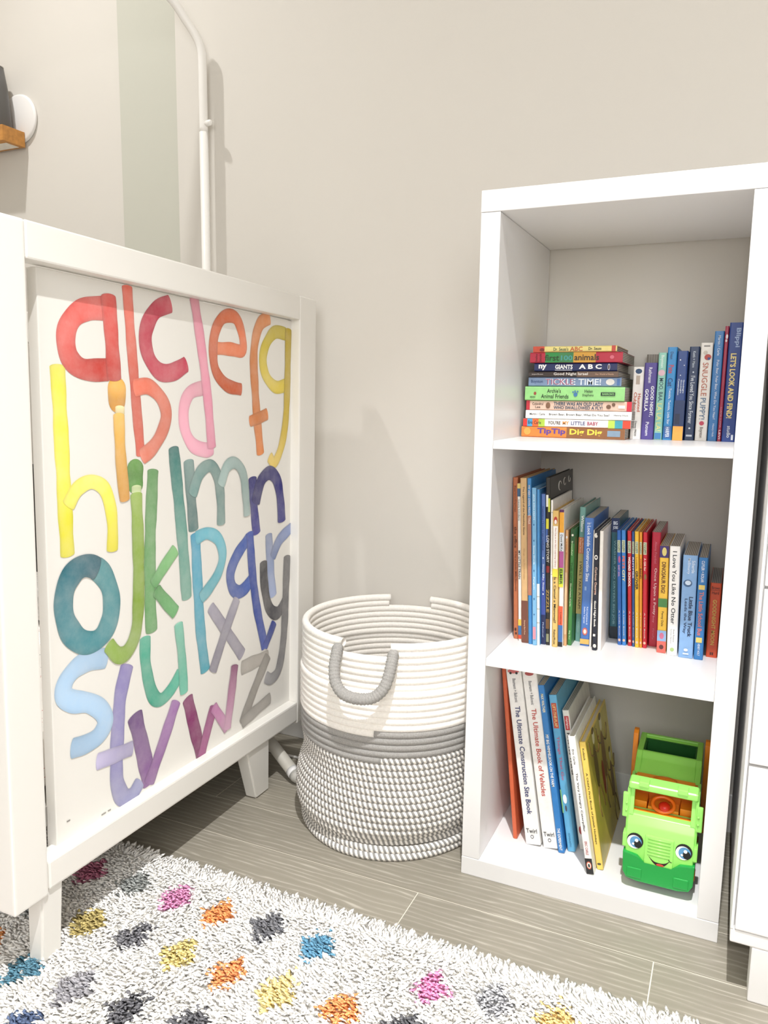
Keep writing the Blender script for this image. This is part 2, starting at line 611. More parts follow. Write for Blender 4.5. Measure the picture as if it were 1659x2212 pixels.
M_INK = watercolour_material()
LETTERS = {
    'a': [[[[-1947,7513],[-2303,7464],[-2531,7355],[-2679,7165],[-2705,6960],[-2633,6762],[-2404,6645],[-1976,6663]],34,'d8514a','d2483f'],[[[-1921,7677],[-1877,7110],[-1847,6552]],30,'cf3f38','c8443c']],
    'b': [[[[-1543,7861],[-1500,7284],[-1446,6669],[-1384,5981],[-1328,5439]],22,'e06a58','df6049'],[[[-1425,6427],[-1129,6458],[-847,6282],[-739,6041],[-846,5769],[-1067,5533],[-1296,5408]],27,'e2745c','e8836c']],
    'c': [[[[-617,7745],[-924,7619],[-1125,7380],[-1183,7145],[-1104,6890],[-882,6698],[-585,6699],[-248,6841]],30,'d4455c','b22846']],
    'd': [[[[175,6480],[-132,6398],[-300,6168],[-292,5822],[-98,5546],[239,5446],[428,5473]],27,'e9a9b9','e8a3bd'],[[[-20,7914],[135,7260],[305,6371],[412,5496]],25,'dc93a3','dd8caa']],
    'e': [[[[585,7163],[980,7180],[1334,7186],[1335,7433],[1188,7691],[985,7751],[729,7672],[534,7425],[476,7096],[553,6773],[859,6554],[1282,6493]],25,'dd7440','d5643c']],
    'f': [[[[2215,7839],[1931,7729],[1757,7437],[1693,7045],[1737,6514],[1801,5976],[1866,5612],[1912,5323]],27,'e59a66','dd7e2e'],[[[1577,5923],[1866,5984],[2132,6057]],24,'dd7c2c','d98034']],
    'g': [[[[2788,7612],[2400,7604],[2109,7361],[1997,7065],[2111,6764],[2440,6575],[2810,6626]],27,'d9c63e','d3bd48'],[[[2896,7697],[2868,6742],[2816,5975],[2660,5439],[2411,5123],[2236,5227]],24,'c9b02a','dfc257']],
    'h': [[[[-2864,6651],[-2848,6112],[-2833,5465],[-2818,4867],[-2798,4141]],27,'e3dd55','e2db3e'],[[[-2753,4820],[-2591,5019],[-2339,5100],[-2102,4992],[-1989,4728],[-1951,4409],[-1969,4079]],24,'efe76a','e8de33']],
    'i': [[[[-1794,6415],[-1797,6304],[-1800,6220]],32,'e7ad3a','e09a2c'],[[[-1748,6137],[-1750,6052]],20,'f3dfa8','f3dfa8'],[[[-1775,6024],[-1756,5414],[-1695,4790]],24,'e8bb55','e19c36']],
    'j': [[[[-1452,5218],[-1456,5110],[-1458,5013]],32,'5f9a3e','4f8c35'],[[[-1439,4952],[-1442,4878]],22,'cfe0a8','cfe0a8'],[[[-1451,4835],[-1431,4130],[-1448,3221],[-1527,2717],[-1711,2475],[-1908,2470],[-2087,2670]],27,'97b84a','7fa037']],
    'k': [[[[-1067,5165],[-1158,4091],[-1183,3163],[-1165,2655]],28,'6fa568','4a8a4c'],[[[-1100,3398],[-843,3633],[-576,3851]],24,'66a868','7db677'],[[[-1036,3274],[-810,3034],[-599,2824]],25,'5a9c58','5aa062']],
    'l': [[[[-574,5493],[-462,4632],[-367,3811],[-296,3004]],29,'175a5e','7ebaa8']],
    'm': [[[[-203,5270],[-149,4667],[-96,4135]],28,'7e9a98','5c8080'],[[[-112,4729],[75,5059],[369,5173],[571,4975],[656,4591],[664,4139]],26,'6f9492','86a3a0'],[[[670,4831],[846,5129],[1111,5177],[1341,4958],[1427,4517],[1457,4205]],24,'9ab4b2','a5bcba']],
    'n': [[[[1651,4857],[1701,4306],[1780,3820]],28,'2c2a78','353790'],[[[1754,4412],[1932,4788],[2238,4928],[2506,4745],[2631,4325],[2669,3948]],30,'2a2870','33337f']],
    'o': [[[[-2286,3858],[-2196,3784],[-2120,3686],[-2060,3572],[-2020,3445],[-2005,3314],[-2013,3185],[-2045,3067],[-2099,2965],[-2171,2884],[-2258,2830],[-2355,2804],[-2456,2807],[-2556,2838],[-2650,2896],[-2733,2975],[-2803,3074],[-2855,3185],[-2888,3306],[-2901,3427],[-2893,3545],[-2864,3657],[-2816,3754],[-2751,3833],[-2671,3891],[-2581,3924],[-2483,3930],[-2384,3908],[-2286,3858]],37,'4c98a0','195a6c']],
    'p': [[[[-47,4028],[-7,3248],[58,2376],[182,1599]],28,'4a93b4','58b2c4'],[[[-22,3974],[272,4012],[574,3872],[703,3572],[585,3275],[313,3047],[93,2920]],25,'5aaac0','7cc3cf']],
    'q': [[[[1506,3739],[1160,3497],[946,3209],[986,2929],[1175,2792],[1407,2825],[1633,2969]],28,'3456a8','4565b8'],[[[1557,3835],[1633,3120],[1797,2323],[2071,1509]],26,'2f4ea6','3a55b0'],[[[2071,1509],[2212,1670],[2390,1905]],22,'3a55b0','2c3f92']],
    'r': [[[[2207,3707],[2278,3002],[2366,2480]],28,'8c9cc4','a0aed0'],[[[2349,3265],[2599,3561],[3047,3752]],26,'8495c0','8191bd']],
    's': [[[[-2152,2490],[-2453,2548],[-2708,2515],[-2905,2379],[-2947,2197],[-2790,2053],[-2477,1916],[-2257,1721],[-2195,1523],[-2339,1374],[-2573,1342],[-2817,1376]],33,'a9c8e6','9cc0e2']],
    't': [[[[-1727,2234],[-1877,1806],[-1957,1219],[-1995,676],[-1975,433],[-1867,201],[-1677,152],[-1512,271]],30,'7a6fa8','9fa3cf'],[[[-2361,986],[-2027,945],[-1667,909]],27,'b5aed4','aaa4cc']],
    'u': [[[[-1314,2568],[-1313,2157],[-1192,1654],[-1012,1463],[-759,1527],[-488,1742]],26,'4faf95','54b29a'],[[[-520,2596],[-443,1999],[-404,1392]],23,'8fd2bd','58b49c']],
    'v': [[[[-1575,1394],[-1418,783],[-1286,185]],34,'6f5088','7a4a86'],[[[-1286,185],[-961,697],[-617,1283]],27,'8a5a98','9468a4']],
    'w': [[[[-304,1238],[-106,569],[48,84]],30,'7e2f66','7a2c5e'],[[[48,84],[221,479],[407,840]],25,'8c3c70','a35e90'],[[[407,840],[624,549],[801,303]],23,'b070a0','c58fb4'],[[[801,303],[927,854],[1042,1411]],25,'d0a0c0','7c3464']],
    'x': [[[[352,2683],[818,2129],[1293,1564]],26,'9a97a6','a6a2b4'],[[[1124,2655],[759,2126],[393,1534]],26,'a09dae','94919f']],
    'y': [[[[2021,3196],[2049,2772],[2210,2275],[2520,2076],[2817,2273]],28,'4a4a4e','5a5a60'],[[[2884,3168],[2831,2290],[2762,1484],[2578,896],[2307,774],[2108,865]],27,'55555a','9a9aa0']],
    'z': [[[[1292,1305],[1696,1301],[2163,1275]],30,'b4b0aa','a39e98'],[[[2163,1275],[1695,751],[1299,231]],27,'98948e','8f8b86'],[[[1299,231],[1762,312],[2237,388]],27,'a5a19c','9d9994']]
}


def letter_mesh(strokes, idx):
    V, F, Cc = [], [], []
    NA = 7
    for si, (pts, wmm, c0, c1) in enumerate(strokes):
        P = catmull([Vector((p[0] * 1e-4, p[1] * 1e-4, 0)) for p in pts], 7 if len(pts) > 2 else 8)
        hw = wmm * 0.5e-3 * (1.1 if (wmm >= 32 and len(pts) == 3 and (Vector(pts[0]) - Vector(pts[-1])).length < 500) else 0.92)
        # rounded ends: run slices past both ends with shrinking width
        t0 = (P[0] - P[1]).normalized()
        t1 = (P[-1] - P[-2]).normalized()
        cap = 0.9 if (wmm >= 32 and len(pts) == 3 and (P[0] - P[-1]).length < 0.05) else 0.32
        S = [(P[0] + t0 * hw * cap * math.sin(a), math.cos(a)) for a in (1.5, 1.25, 0.95, 0.6, 0.3)]
        S += [(p, 1.0) for p in P]
        S += [(P[-1] + t1 * hw * cap * math.sin(a), math.cos(a)) for a in (0.3, 0.6, 0.95, 1.25, 1.5)]
        base = len(V)
        A0, A1 = lin(c0), lin(c1)
        n = len(S)
        run = 0.0
        for i, (p, k) in enumerate(S):
            a = S[max(i - 1, 0)][0]
            b_ = S[min(i + 1, n - 1)][0]
            t = (b_ - a).normalized()
            nrm = Vector((-t.y, t.x, 0))
            run += (p - a).length
            wob = 1 + 0.05 * math.sin(run * 70 + idx) + 0.03 * math.sin(run * 150 + idx * 2.1)
            for j in range(NA):
                q = (j / (NA - 1) * 2 - 1)
                v = p + nrm * (hw * k * q * wob)
                V.append((0.0003 + 0.00035 * si + 0.000012 * idx + 0.0000035 * i, v.x, v.y))
                f = i / (n - 1)
                edge = 1 - 0.22 * (abs(q) ** 4)
                tone = 1.0 + 0.16 * math.sin(f * 5 + idx * 1.7)
                Cc.append([min(1, (A0[c] * (1 - f) + A1[c] * f) * edge * tone) for c in range(3)] + [1])
        for i in range(n - 1):
            for j in range(NA - 1):
                F.append((base + i * NA + j, base + i * NA + j + 1, base + (i + 1) * NA + j + 1, base + (i + 1) * NA + j))
    o = mesh_obj('letter', V, F, M_INK, canvas)
    ca = o.data.color_attributes.new('ink', 'FLOAT_COLOR', 'POINT')
    ca.data.foreach_set('color', [x for c in Cc for x in c])
    return o


for i, (ch, st) in enumerate(LETTERS.items()):
    o = letter_mesh(st, i)
    o['label'] = 'watercolour letter ' + ch
M_IMP = paint('8f8c88')
for y0, z0, ln in ((-0.297, 0.034, 0.006), (-0.246, 0.005, 0.008), (-0.235, 0.005, 0.012), (-0.220, 0.005, 0.006), (-0.211, 0.005, 0.010), (-0.232, 0.012, 0.009), (-0.219, 0.012, 0.006)):
    mesh_obj('imprint', [(0.0006, y0, z0), (0.0006, y0 + ln, z0), (0.0006, y0 + ln, z0 + 0.002), (0.0006, y0, z0 + 0.002)], [(0, 1, 2, 3)], M_IMP, canvas)

# ------------------------------------------------------------------ tubular stand with an arm reaching over the crib
rack = thing('canopy_stand', 'white tubular stand with an arm curving over the crib beside the wall', 'stand', (-0.7325, -0.024, 0.0))
U_ = Vector((-math.cos(math.radians(40)), -math.sin(math.radians(40)), 0))
arm = catmull([U_ * s_ + Vector((0, 0, z_)) for s_, z_ in ((0, 1.350), (0, 1.43), (0.0, 1.48), (0.0015, 1.512), (0.0107, 1.538), (0.034, 1.572), (0.061, 1.607), (0.10, 1.638), (0.16, 1.660), (0.26, 1.672), (0.42, 1.675), (0.60, 1.668))], 6)
tube('upright', [(0, 0, 0.10), (0, 0, 0.7), (0, 0, 1.3495)], 0.0098, M_METAL, rack)
tube('arm', arm, 0.0092, M_METAL, rack)
tube('arm_end_cap', [arm[-1], arm[-1] + U_ * 0.012, arm[-1] + U_ * 0.016], [0.0104, 0.0104, 0.006], M_METAL, rack)
tube('peg', [(0.004, 0, 1.366), (0.02, -0.004, 1.366), (0.024, -0.005, 1.366)], [0.0062, 0.0062, 0.004], M_METAL, rack, seg=12)
M_LEG = mat('pale_grey_tube', 'c6c2b8', 0.45)
T0, T1 = Vector((0.0, 0.0, 0.138)), Vector((0.3325, -0.173, 0.0155))
d_ = (T1 - T0).normalized()
leg = tube('leg', [T0, T0.lerp(T1, 0.5), T1 - d_ * 0.022], 0.0128, M_LEG, rack)
tube('ring', [T1 - d_ * 0.022, T1 - d_ * 0.010], 0.0136, M_WHITE, leg)
tube('foot_cap', [T1 - d_ * 0.010, T1 - d_ * 0.002, T1 + d_ * 0.005, T1 + d_ * 0.010, T1 + d_ * 0.0125], [0.0134, 0.0130, 0.0108, 0.0068, 0.001], mat('grey_rubber_cap', 'b9b7b1', 0.35), leg)
leg2 = tube('leg', [T0, Vector((-0.12, -0.16, 0.0135))], 0.0128, M_LEG, rack)

cable = tag(tube('power_cable', catmull([(-1.0, -0.06, 0.0032), (-0.8, -0.085, 0.0032), (-0.55, -0.098, 0.0032), (-0.40, -0.094, 0.0032), (-0.372, -0.06, 0.0032), (-0.372, -0.02, 0.0032)], 8), 0.0028, M_METAL, seg=8),
            'thin white cable lying on the floor behind the rope basket', 'cable')

# ------------------------------------------------------------------ picture ledges on the alcove wall
M_WOOD = mat('honey_wood', 'b9813f', 0.55, var=0.18, scale=14, stretch=(1, 6, 6))


def ledge(z, label):
    L = thing('picture_ledge', label, 'shelf', (-1.406, 0.113, z), group='wooden ledges on the alcove wall')
    box('board', (-0.55, -0.082, 0.0), (0, -0.012, 0.0385), M_WOOD, L, bevel=0.001)
    box('wall_bracket', (-0.50, -0.0115, 0.004), (-0.16, 0, 0.034), M_WOOD, L)
    return L


l1 = ledge(1.428, 'honey coloured wooden picture ledge holding a white disc')
box('price_sticker', (-0.10, -0.062, -0.0006), (-0.012, -0.022, -0.0001), paint('e9e4da'), l1)
l2 = ledge(1.952, 'honey coloured wooden ledge mounted higher, above the one with the disc')
dsc = thing('white_disc', 'round white plate hung on the wall behind the end of the ledge', 'plate', (-1.430, 0.1085, 1.442))
vv, ff = [], []
prof = [(0.0, 0.006), (0.056, 0.006), (0.0605, 0.004), (0.062, 0.0), (0.0605, -0.003), (0.056, -0.004), (0.0, -0.004)]
N = 48
for r, h in prof:
    for k in range(N):
        a = 2 * math.pi * k / N
        vv.append((max(r, 0.0002) * math.cos(a), -h, 0.062 + max(r, 0.0002) * math.sin(a)))
for i in range(len(prof) - 1):
    for k in range(N):
        l = (k + 1) % N
        ff.append((i * N + k, i * N + l, (i + 1) * N + l, (i + 1) * N + k))
mesh_obj('plate_face', vv, ff, mat('white_ceramic', 'e6e4e2', 0.35), dsc, smooth=True)
mug = thing('dark_tumbler', 'charcoal tumbler standing on the wooden ledge at the left edge', 'tumbler', (-1.459, 0.062, 1.4667))
pts = [(0, 0, 0), (0, 0, 0.004), (0, 0, 0.10), (0, 0, 0.155)]
tube('cup', pts, [0.034, 0.036, 0.030, 0.022], mat('charcoal_glaze', '5a5856', 0.4), mug, seg=32)
tube('rim', [(0.0215 * math.cos(a), 0.0215 * math.sin(a), 0.1555) for a in [2 * math.pi * k / 40 for k in range(40)]], 0.0016, mat('white_glaze', 'dedad5', 0.4), mug, seg=8, closed=True)

# ------------------------------------------------------------------ rope basket
BC, BR, ROPE = (-0.187, -0.192), 0.1735, 0.01155
basket = thing('rope_basket', 'round white and grey coiled rope basket between the crib and the bookshelf', 'basket', (BC[0], BC[1], 0.0))


def basket_radius(z, a):
    """wall radius with the slump of the soft lower half"""
    low = max(0.0, 1 - z / 0.20)
    r = BR * (1 - 0.02 * (z > 0.3))
    r += 0.005 * math.sin(min(1, z / 0.12) * math.pi) * (0.5 + 0.5 * math.cos(a - 3.9))
    r -= 0.006 * math.exp(-((z - 0.145) / 0.03) ** 2) * (0.5 + 0.5 * math.cos(a - 3.3))
    r += low * 0.003 * math.cos(a - 4.0)
    r += low * 0.004 * math.sin(3 * a + z * 40)
    r -= 0.013 * math.exp(-((z - 0.040 - 0.016 * math.sin(a * 1.0 + 0.4)) / 0.013) ** 2) * (0.6 + 0.4 * math.cos(a + 1.2))
    r += 0.0025 * math.cos(2 * a + 1.0)
    return r


def row_height(i, a):
    z = ROPE * (i + 0.5)
    low = max(0.0, 1 - z / 0.2)
    return z + 0.004 * math.sin(a * 2 + 1.2) * low * min(1, z / 0.03) + 0.0022 * math.sin(a + 2.2) * min(1, z / 0.1)


def rope_material(name, base, dim, scale):
    m = mat(name, base, 0.95, var=dim, scale=scale, bump=0.5, bscale=600)
    return m


M_ROPE_W = rope_material('white_cotton_rope', 'f0ece6', 0.05, 260)
M_ROPE_G = rope_material('grey_cotton_rope', '9b9996', 0.14, 500)


def striped_rope():
    m = bpy.data.materials.new('grey_and_white_twisted_rope')
    m.use_nodes = True
    nt = m.node_tree
    b = nt.nodes['Principled BSDF']
    b.inputs['Roughness'].default_value = 0.95
    uv = nt.nodes.new('ShaderNodeUVMap')
    sep = nt.nodes.new('ShaderNodeSeparateXYZ')
    nt.links.new(uv.outputs[0], sep.inputs[0])
    fr = nt.nodes.new('ShaderNodeMath')
    fr.operation = 'FRACT'
    nt.links.new(sep.outputs['X'], fr.inputs[0])
    r = nt.nodes.new('ShaderNodeValToRGB')
    e = r.color_ramp.elements
    e[0].position, e[0].color = 0.0, (*lin('8b8986'), 1)
    e[1].position, e[1].color = 0.48, (*lin('979592'), 1)
    for p_, c in ((0.55, 'f0ece6'), (0.93, 'ece8e2')):
        x = e.new(p_)
        x.color = (*lin(c), 1)
    nt.links.new(fr.outputs[0], r.inputs['Fac'])
    nt.links.new(r.outputs['Color'], b.inputs['Base Color'])
    return m


M_ROPE_S = striped_rope()
NST = 122


TW = 2


def coil(i, m, a0=0.0, a1=2 * math.pi, twist=False, lift=0.0, inset=0.0):
    full = abs(a1 - a0 - 2 * math.pi) < 1e-6
    ns = int(NST * 4 * (a1 - a0) / (2 * math.pi) + 0.5) if twist else max(8, int(168 * (a1 - a0) / (2 * math.pi)))
    nr = 10 if twist else 10
    cnt = ns if full else ns + 1
    V, F, UV = [], [], []
    for s in range(cnt):
        a = a0 + (a1 - a0) * s / ns
        z = row_height(i, a) + lift
        r = basket_radius(z, a) - inset
        for k in range(nr):
            p = 2 * math.pi * k / nr
            rr = ROPE * (0.56 if twist else 0.60)
            if twist:
                rr *= 1 + 0.05 * math.cos(2 * math.pi * (a / (2 * math.pi) * NST + TW * k / nr + 0.31 * i) * 2)
            else:
                rr *= 1 + 0.012 * math.sin(a * 260 + k)
            V.append(((r + rr * math.cos(p)) * math.cos(a), (r + rr * math.cos(p)) * math.sin(a), max(0.0008, z + rr * 1.04 * math.sin(p))))
    for s in range(ns):
        t = (s + 1) % cnt
        for k in range(nr):
            l = (k + 1) % nr
            F.append((s * nr + k, s * nr + l, t * nr + l, t * nr + k))
            if twist:
                u0, u1 = s / 4 + 0.31 * i, (s + 1) / 4 + 0.31 * i
                w0, w1 = TW * k / nr, TW * (k + 1) / nr
                UV += [u0 + w0, 0, u0 + w1, 0, u1 + w1, 0, u1 + w0, 0]
    if not full:
        F.append(tuple(range(nr)))
        F.append(tuple((cnt - 1) * nr + k for k in range(nr))[::-1])
        UV += [0.2, 0] * (2 * nr)
    o = mesh_obj('rope_coil', V, F, m, basket, smooth=True)
    if twist:
        uvl = o.data.uv_layers.new(name='UVMap')
        uvl.data.foreach_set('uv', UV)
    return o


FN, BN = math.radians(-84), math.radians(103)     # middles of the two grip notches
HN = math.radians(14.5)
for i in range(33):
    if i < 15:
        coil(i, M_ROPE_S, twist=True)
    elif i == 15:
        coil(i, M_ROPE_G, FN - math.radians(170), FN + math.radians(10))
        coil(i, M_ROPE_S, FN + math.radians(10), FN + math.radians(190), twist=True)
    elif i < 19:
        coil(i, M_ROPE_G)
    elif i == 19:
        coil(i, M_ROPE_W, FN - math.radians(150), FN + math.radians(6))
        coil(i, M_ROPE_G, FN + math.radians(6), FN + math.radians(210))
    elif i < 31:
        coil(i, M_ROPE_W)
    else:
        h = HN + (0.02 if i == 31 else 0.0)
        coil(i, M_ROPE_W, FN + h, BN - h)
        coil(i, M_ROPE_W, BN + h, FN + 2 * math.pi - h)
# woven base
vv = [(0, 0, 0.004)] + [(0.168 * math.cos(2 * math.pi * k / 64), 0.168 * math.sin(2 * math.pi * k / 64), 0.004) for k in range(64)]
mesh_obj('base', vv, [(0, 1 + k, 1 + (k + 1) % 64) for k in range(64)], M_ROPE_G, basket)


def grip(mid, label):
    out = Vector((math.cos(mid), math.sin(mid), 0))
    tan = Vector((-math.sin(mid), math.cos(mid), 0))
    w, zt, zb = 0.049, 0.368, 0.300
    P = []
    for q, zz, st in ((-1.0, 0.0, 0.004), (-1.0, 0.16, 0.012), (-0.98, 0.42, 0.022), (-0.86, 0.72, 0.030), (-0.58, 0.93, 0.035), (-0.22, 1.0, 0.037), (0.22, 1.0, 0.037), (0.58, 0.93, 0.035), (0.86, 0.72, 0.030), (0.98, 0.42, 0.022), (1.0, 0.16, 0.012), (1.0, 0.0, 0.004)):
        stand = st if mid < 0 else st * 0.2
        P.append(out * (BR + stand - abs(q) * 0.005) + tan * (q * w) + Vector((0, 0, zt + (zb - zt) * zz)))
    P = catmull(P, 12)
    rad = [0.0094 * (1 + 0.075 * math.sin(k * 2.0) + 0.02 * math.sin(k * 0.9)) for k in range(len(P))]
    o = tube('grip_handle', P, rad, M_ROPE_G, basket, seg=14)
    o['label'] = label
    for e in (P[0], P[-1]):
        tube('grip_end', [e + Vector((0, 0, -0.002)), e + Vector((0, 0, 0.004)), e + Vector((0, 0, 0.008))], [0.0094, 0.0088, 0.005], M_ROPE_G, basket, seg=12)


grip(FN, 'grey wrapped rope handle facing the room')

# ------------------------------------------------------------------ bookshelf
T, SW, SH, SD = 0.030, 0.396, 1.0898, 0.336
case = thing('cube_bookshelf', 'tall white open bookshelf with three square compartments of books', 'bookshelf', (0, 0, 0))
YB = -0.008
box('top_board', (0, -SD, SH - 0.031), (SW, YB, SH), M_SHELF, case, bevel=0.0012)
box('bottom_board', (0, -SD, 0.0), (SW, YB, 0.031), M_SHELF, case, bevel=0.0012)
box('side_board', (0.0003, -SD + 0.0005, 0.0315), (T, YB, SH - 0.0315), M_SHELF, case, bevel=0.0008)
box('side_board', (SW - T, -SD + 0.0005, 0.0315), (SW - 0.0003, YB, SH - 0.0315), M_SHELF, case, bevel=0.0008)
S1, S2, S3 = 0.7237, 0.3784, 0.031
box('shelf_board', (T + 0.0002, -SD + 0.001, S1 - 0.0125), (SW - T - 0.0002, YB, S1), M_SHELF, case, bevel=0.0008)
box('shelf_board', (T + 0.0002, -SD + 0.001, S2 - 0.0125), (SW - T - 0.0002, YB, S2), M_SHELF, case, bevel=0.0008)

for z_ in (0.0673, 1.0246):
    disc('screw_cap', (T + 0.0004, -0.294, z_), 0.0055, 0.0055, M_WHITE, case, plane='yz')

# ------------------------------------------------------------------ dresser
DX, DY = 0.408, -0.44
dr = thing('dresser', 'white chest of drawers standing at the right edge beside the bookshelf', 'dresser', (DX, DY, 0.0))
box('carcass', (0, 0.012, 0.079), (0.80, 0.425, 0.90), M_WHITE, dr, bevel=0.002)
box('bottom_rail', (0.0, 0.0, 0.079), (0.80, 0.0118, 0.0975), M_WHITE, dr, bevel=0.002)
box('side_edge', (0.0, 0.0, 0.098), (0.0035, 0.0118, 0.90), M_WHITE, dr, bevel=0.0008)
box('top', (-0.004, -0.012, 0.9005), (0.804, 0.428, 0.925), M_WHITE, dr, bevel=0.003)
for z0, z1 in ((0.0995, 0.3275), (0.3315, 0.5595), (0.5635, 0.7300), (0.7340, 0.8960)):
    d = box('drawer_front', (0.005, -0.002, z0), (0.795, 0.0118, z1), M_WHITE, dr, bevel=0.0015)
    for hx in (0.2, 0.6):
        tube('knob', [(hx, -0.002, (z0 + z1) / 2), (hx, -0.012, (z0 + z1) / 2), (hx, -0.022, (z0 + z1) / 2), (hx, -0.025, (z0 + z1) / 2)], [0.006, 0.006, 0.014, 0.010], M_WHITE, d, seg=16)
for lx in (0.027, 0.733):
    for ly in (0.0005, 0.37):
        box('leg', (lx, ly, 0.0), (lx + 0.04, ly + 0.04, 0.0788), M_WHITE, dr, bevel=0.002)

# ------------------------------------------------------------------ shag rug
RX0, RX1, RY0, RY1 = -1.45, 0.80, -1.95, -0.537
rug = thing('shag_rug', 'white shag rug with rows of small coloured diamond spots', 'rug', ((RX0 + RX1) / 2, (RY0 + RY1) / 2, 0.0))
RC = ((RX0 + RX1) / 2, (RY0 + RY1) / 2)
box('backing', (RX0 - RC[0], RY0 - RC[1], 0.0), (RX1 - RC[0], RY1 - RC[1], 0.0155), mat('rug_backing', 'f6f3ec', 0.95), rug, bevel=0.004)
DOTS = [(-0.53, -0.622, 'c4688c'), (-0.445, -0.613, '8f9390'), (-0.366, -0.614, 'e08fbf'), (-0.282, -0.617, 'f0953c'), (-0.443, -0.714, 'c0ac5c'), (-0.363, -0.711, '6c6b72'), (-0.198, -0.611, '5f5f66'), (-0.282, -0.707, 'dcc878'), (-0.112, -0.615, '4390b4'), (-0.198, -0.709, 'ee9444'), (-0.449, -0.821, '2f7a94'), (-0.362, -0.817, '98969c'), (-0.28, -0.815, '4b4a52'), (-0.118, -0.714, 'ead48a'), (0.056, -0.616, 'e88cc0'), (-0.032, -0.702, 'f09a48'), (0.136, -0.605, 'b4b4b8'), (-0.186, -0.807, '4a4a52'), (0.221, -0.604, 'e4c474'), (0.054, -0.699, '4e4e55'), (-0.372, -0.897, '234878')]
PAL = ['c4688c', '8f9390', 'e08fbf', 'f0953c', 'c0ac5c', '6c6b72', '4390b4', '234878', 'ead48a']
kn = np.array([[d[0], d[1]] for d in DOTS])
rng = np.random.default_rng(5)
for r in range(-1, 14):
    for c in range(-12, 14):
        x, y = -0.03 + 0.0838 * c, -0.613 - 0.101 * r
        if RX0 + 0.04 < x < RX1 - 0.04 and RY0 + 0.04 < y < RY1 - 0.05 and np.min(np.hypot(kn[:, 0] - x, kn[:, 1] - y)) > 0.06 and not (r == 0 and c == 0):
            DOTS.append((x, y, PAL[rng.integers(len(PAL))]))
DP = np.array([[d[0], d[1]] for d in DOTS])
DC = np.array([lin(d[2]) for d in DOTS])


def pile(name, x0, x1, y0, y1, step, rad, hgt, skip=None):
    nx, ny = int((x1 - x0) / step), int((y1 - y0) / step)
    gx, gy = np.meshgrid(np.arange(nx) * step + x0 + step / 2, np.arange(ny) * step + y0 + step / 2)
    px = gx.ravel() + rng.uniform(-0.5, 0.5, gx.size) * step
    py = gy.ravel() + rng.uniform(-0.5, 0.5, gx.size) * step
    if skip is not None:
        k = ~((px > skip[0]) & (px < skip[1]) & (py > skip[2]) & (py < skip[3]))
        px, py = px[k], py[k]
    n = len(px)
    # colour by root position
    base = np.array(lin('fbf9f5')) * rng.uniform(0.94, 1.03, (n, 1))
    col = base.copy()
    jx, jy = px + rng.normal(0, 0.0022, n), py + rng.normal(0, 0.0022, n)
    for (dx, dy), dc in zip(DP, DC):
        m = np.abs(jx - dx) / 0.027 + np.abs(jy - dy) / 0.036 < 1
        k = m.sum()
        if k:
            col[m] = (dc * 0.9 + 0.1) * rng.uniform(0.85, 1.2, (k, 1))
    h = hgt * rng.uniform(0.72, 1.12, n)
    # soft large-scale lie of the pile + random
    ang = 0.6 * np.sin(px * 14 + py * 9) + 0.5 * np.sin(px * 37 - py * 23) - 1.9 + rng.normal(0, 0.8, n)
    ln = h * rng.uniform(0.55, 1.15, n)
    ox, oy = np.cos(ang) * ln, np.sin(ang) * ln
    edge = py > y1 - 0.02 if y1 > RY1 - 0.01 else np.zeros(n, bool)
    oy = np.where(edge, np.abs(oy) * 0.9 + 0.004, oy)
    h = np.where(edge, h * 0.8, h)
    r0 = rad * rng.uniform(0.8, 1.25, n)
    tw = rng.uniform(0, 2 * np.pi, n)
    V = np.zeros((n, 10, 3))
    for s, (t, bend, k) in enumerate(((0.0, 0.0, 0.9), (0.5, 0.3, 1.05), (0.88, 0.85, 0.75))):
        for q in range(3):
            a = tw + q * 2.0944 + s * 0.7
            V[:, s * 3 + q, 0] = px + ox * bend + np.cos(a) * r0 * k
            V[:, s * 3 + q, 1] = py + oy * bend + np.sin(a) * r0 * k
            V[:, s * 3 + q, 2] = 0.0130 + h * t
    V[:, 9, 0] = px + ox * 1.08
    V[:, 9, 1] = py + oy * 1.08
    V[:, 9, 2] = 0.0130 + h * 0.97
    V[:, :, 0] -= RC[0]
    V[:, :, 1] -= RC[1]
    tri = []
    for s in range(2):
        for q in range(3):
            a, b_, c, d = s * 3 + q, s * 3 + (q + 1) % 3, s * 3 + 3 + (q + 1) % 3, s * 3 + 3 + q
            tri += [(a, b_, c), (a, c, d)]
    for q in range(3):
        tri.append((6 + q, 6 + (q + 1) % 3, 9))
    tri = np.array(tri)
    F = (tri[None] + (np.arange(n) * 10)[:, None, None]).reshape(-1, 3)
    me = bpy.data.meshes.new(name)
    me.vertices.add(n * 10)
    me.vertices.foreach_set('co', V.ravel())
    me.loops.add(F.size)
    me.loops.foreach_set('vertex_index', F.ravel().astype(np.int32))
    me.polygons.add(len(F))
    me.polygons.foreach_set('loop_start', np.arange(0, F.size, 3, dtype=np.int32))
    me.update(calc_edges=True)
    me.validate()
    me.polygons.foreach_set('use_smooth', [True] * len(F))
    ca = me.color_attributes.new('yarn', 'FLOAT_COLOR', 'POINT')
    cc = np.ones((n, 10, 4))
    cc[:, :, :3] = col[:, None, :]
    ca.data.foreach_set('color', cc.ravel())
    me.materials.append(M_YARN)
    o = bpy.data.objects.new(name, me)
    COL.objects.link(o)
    o.parent = rug
    o['kind'] = 'stuff'
    return o


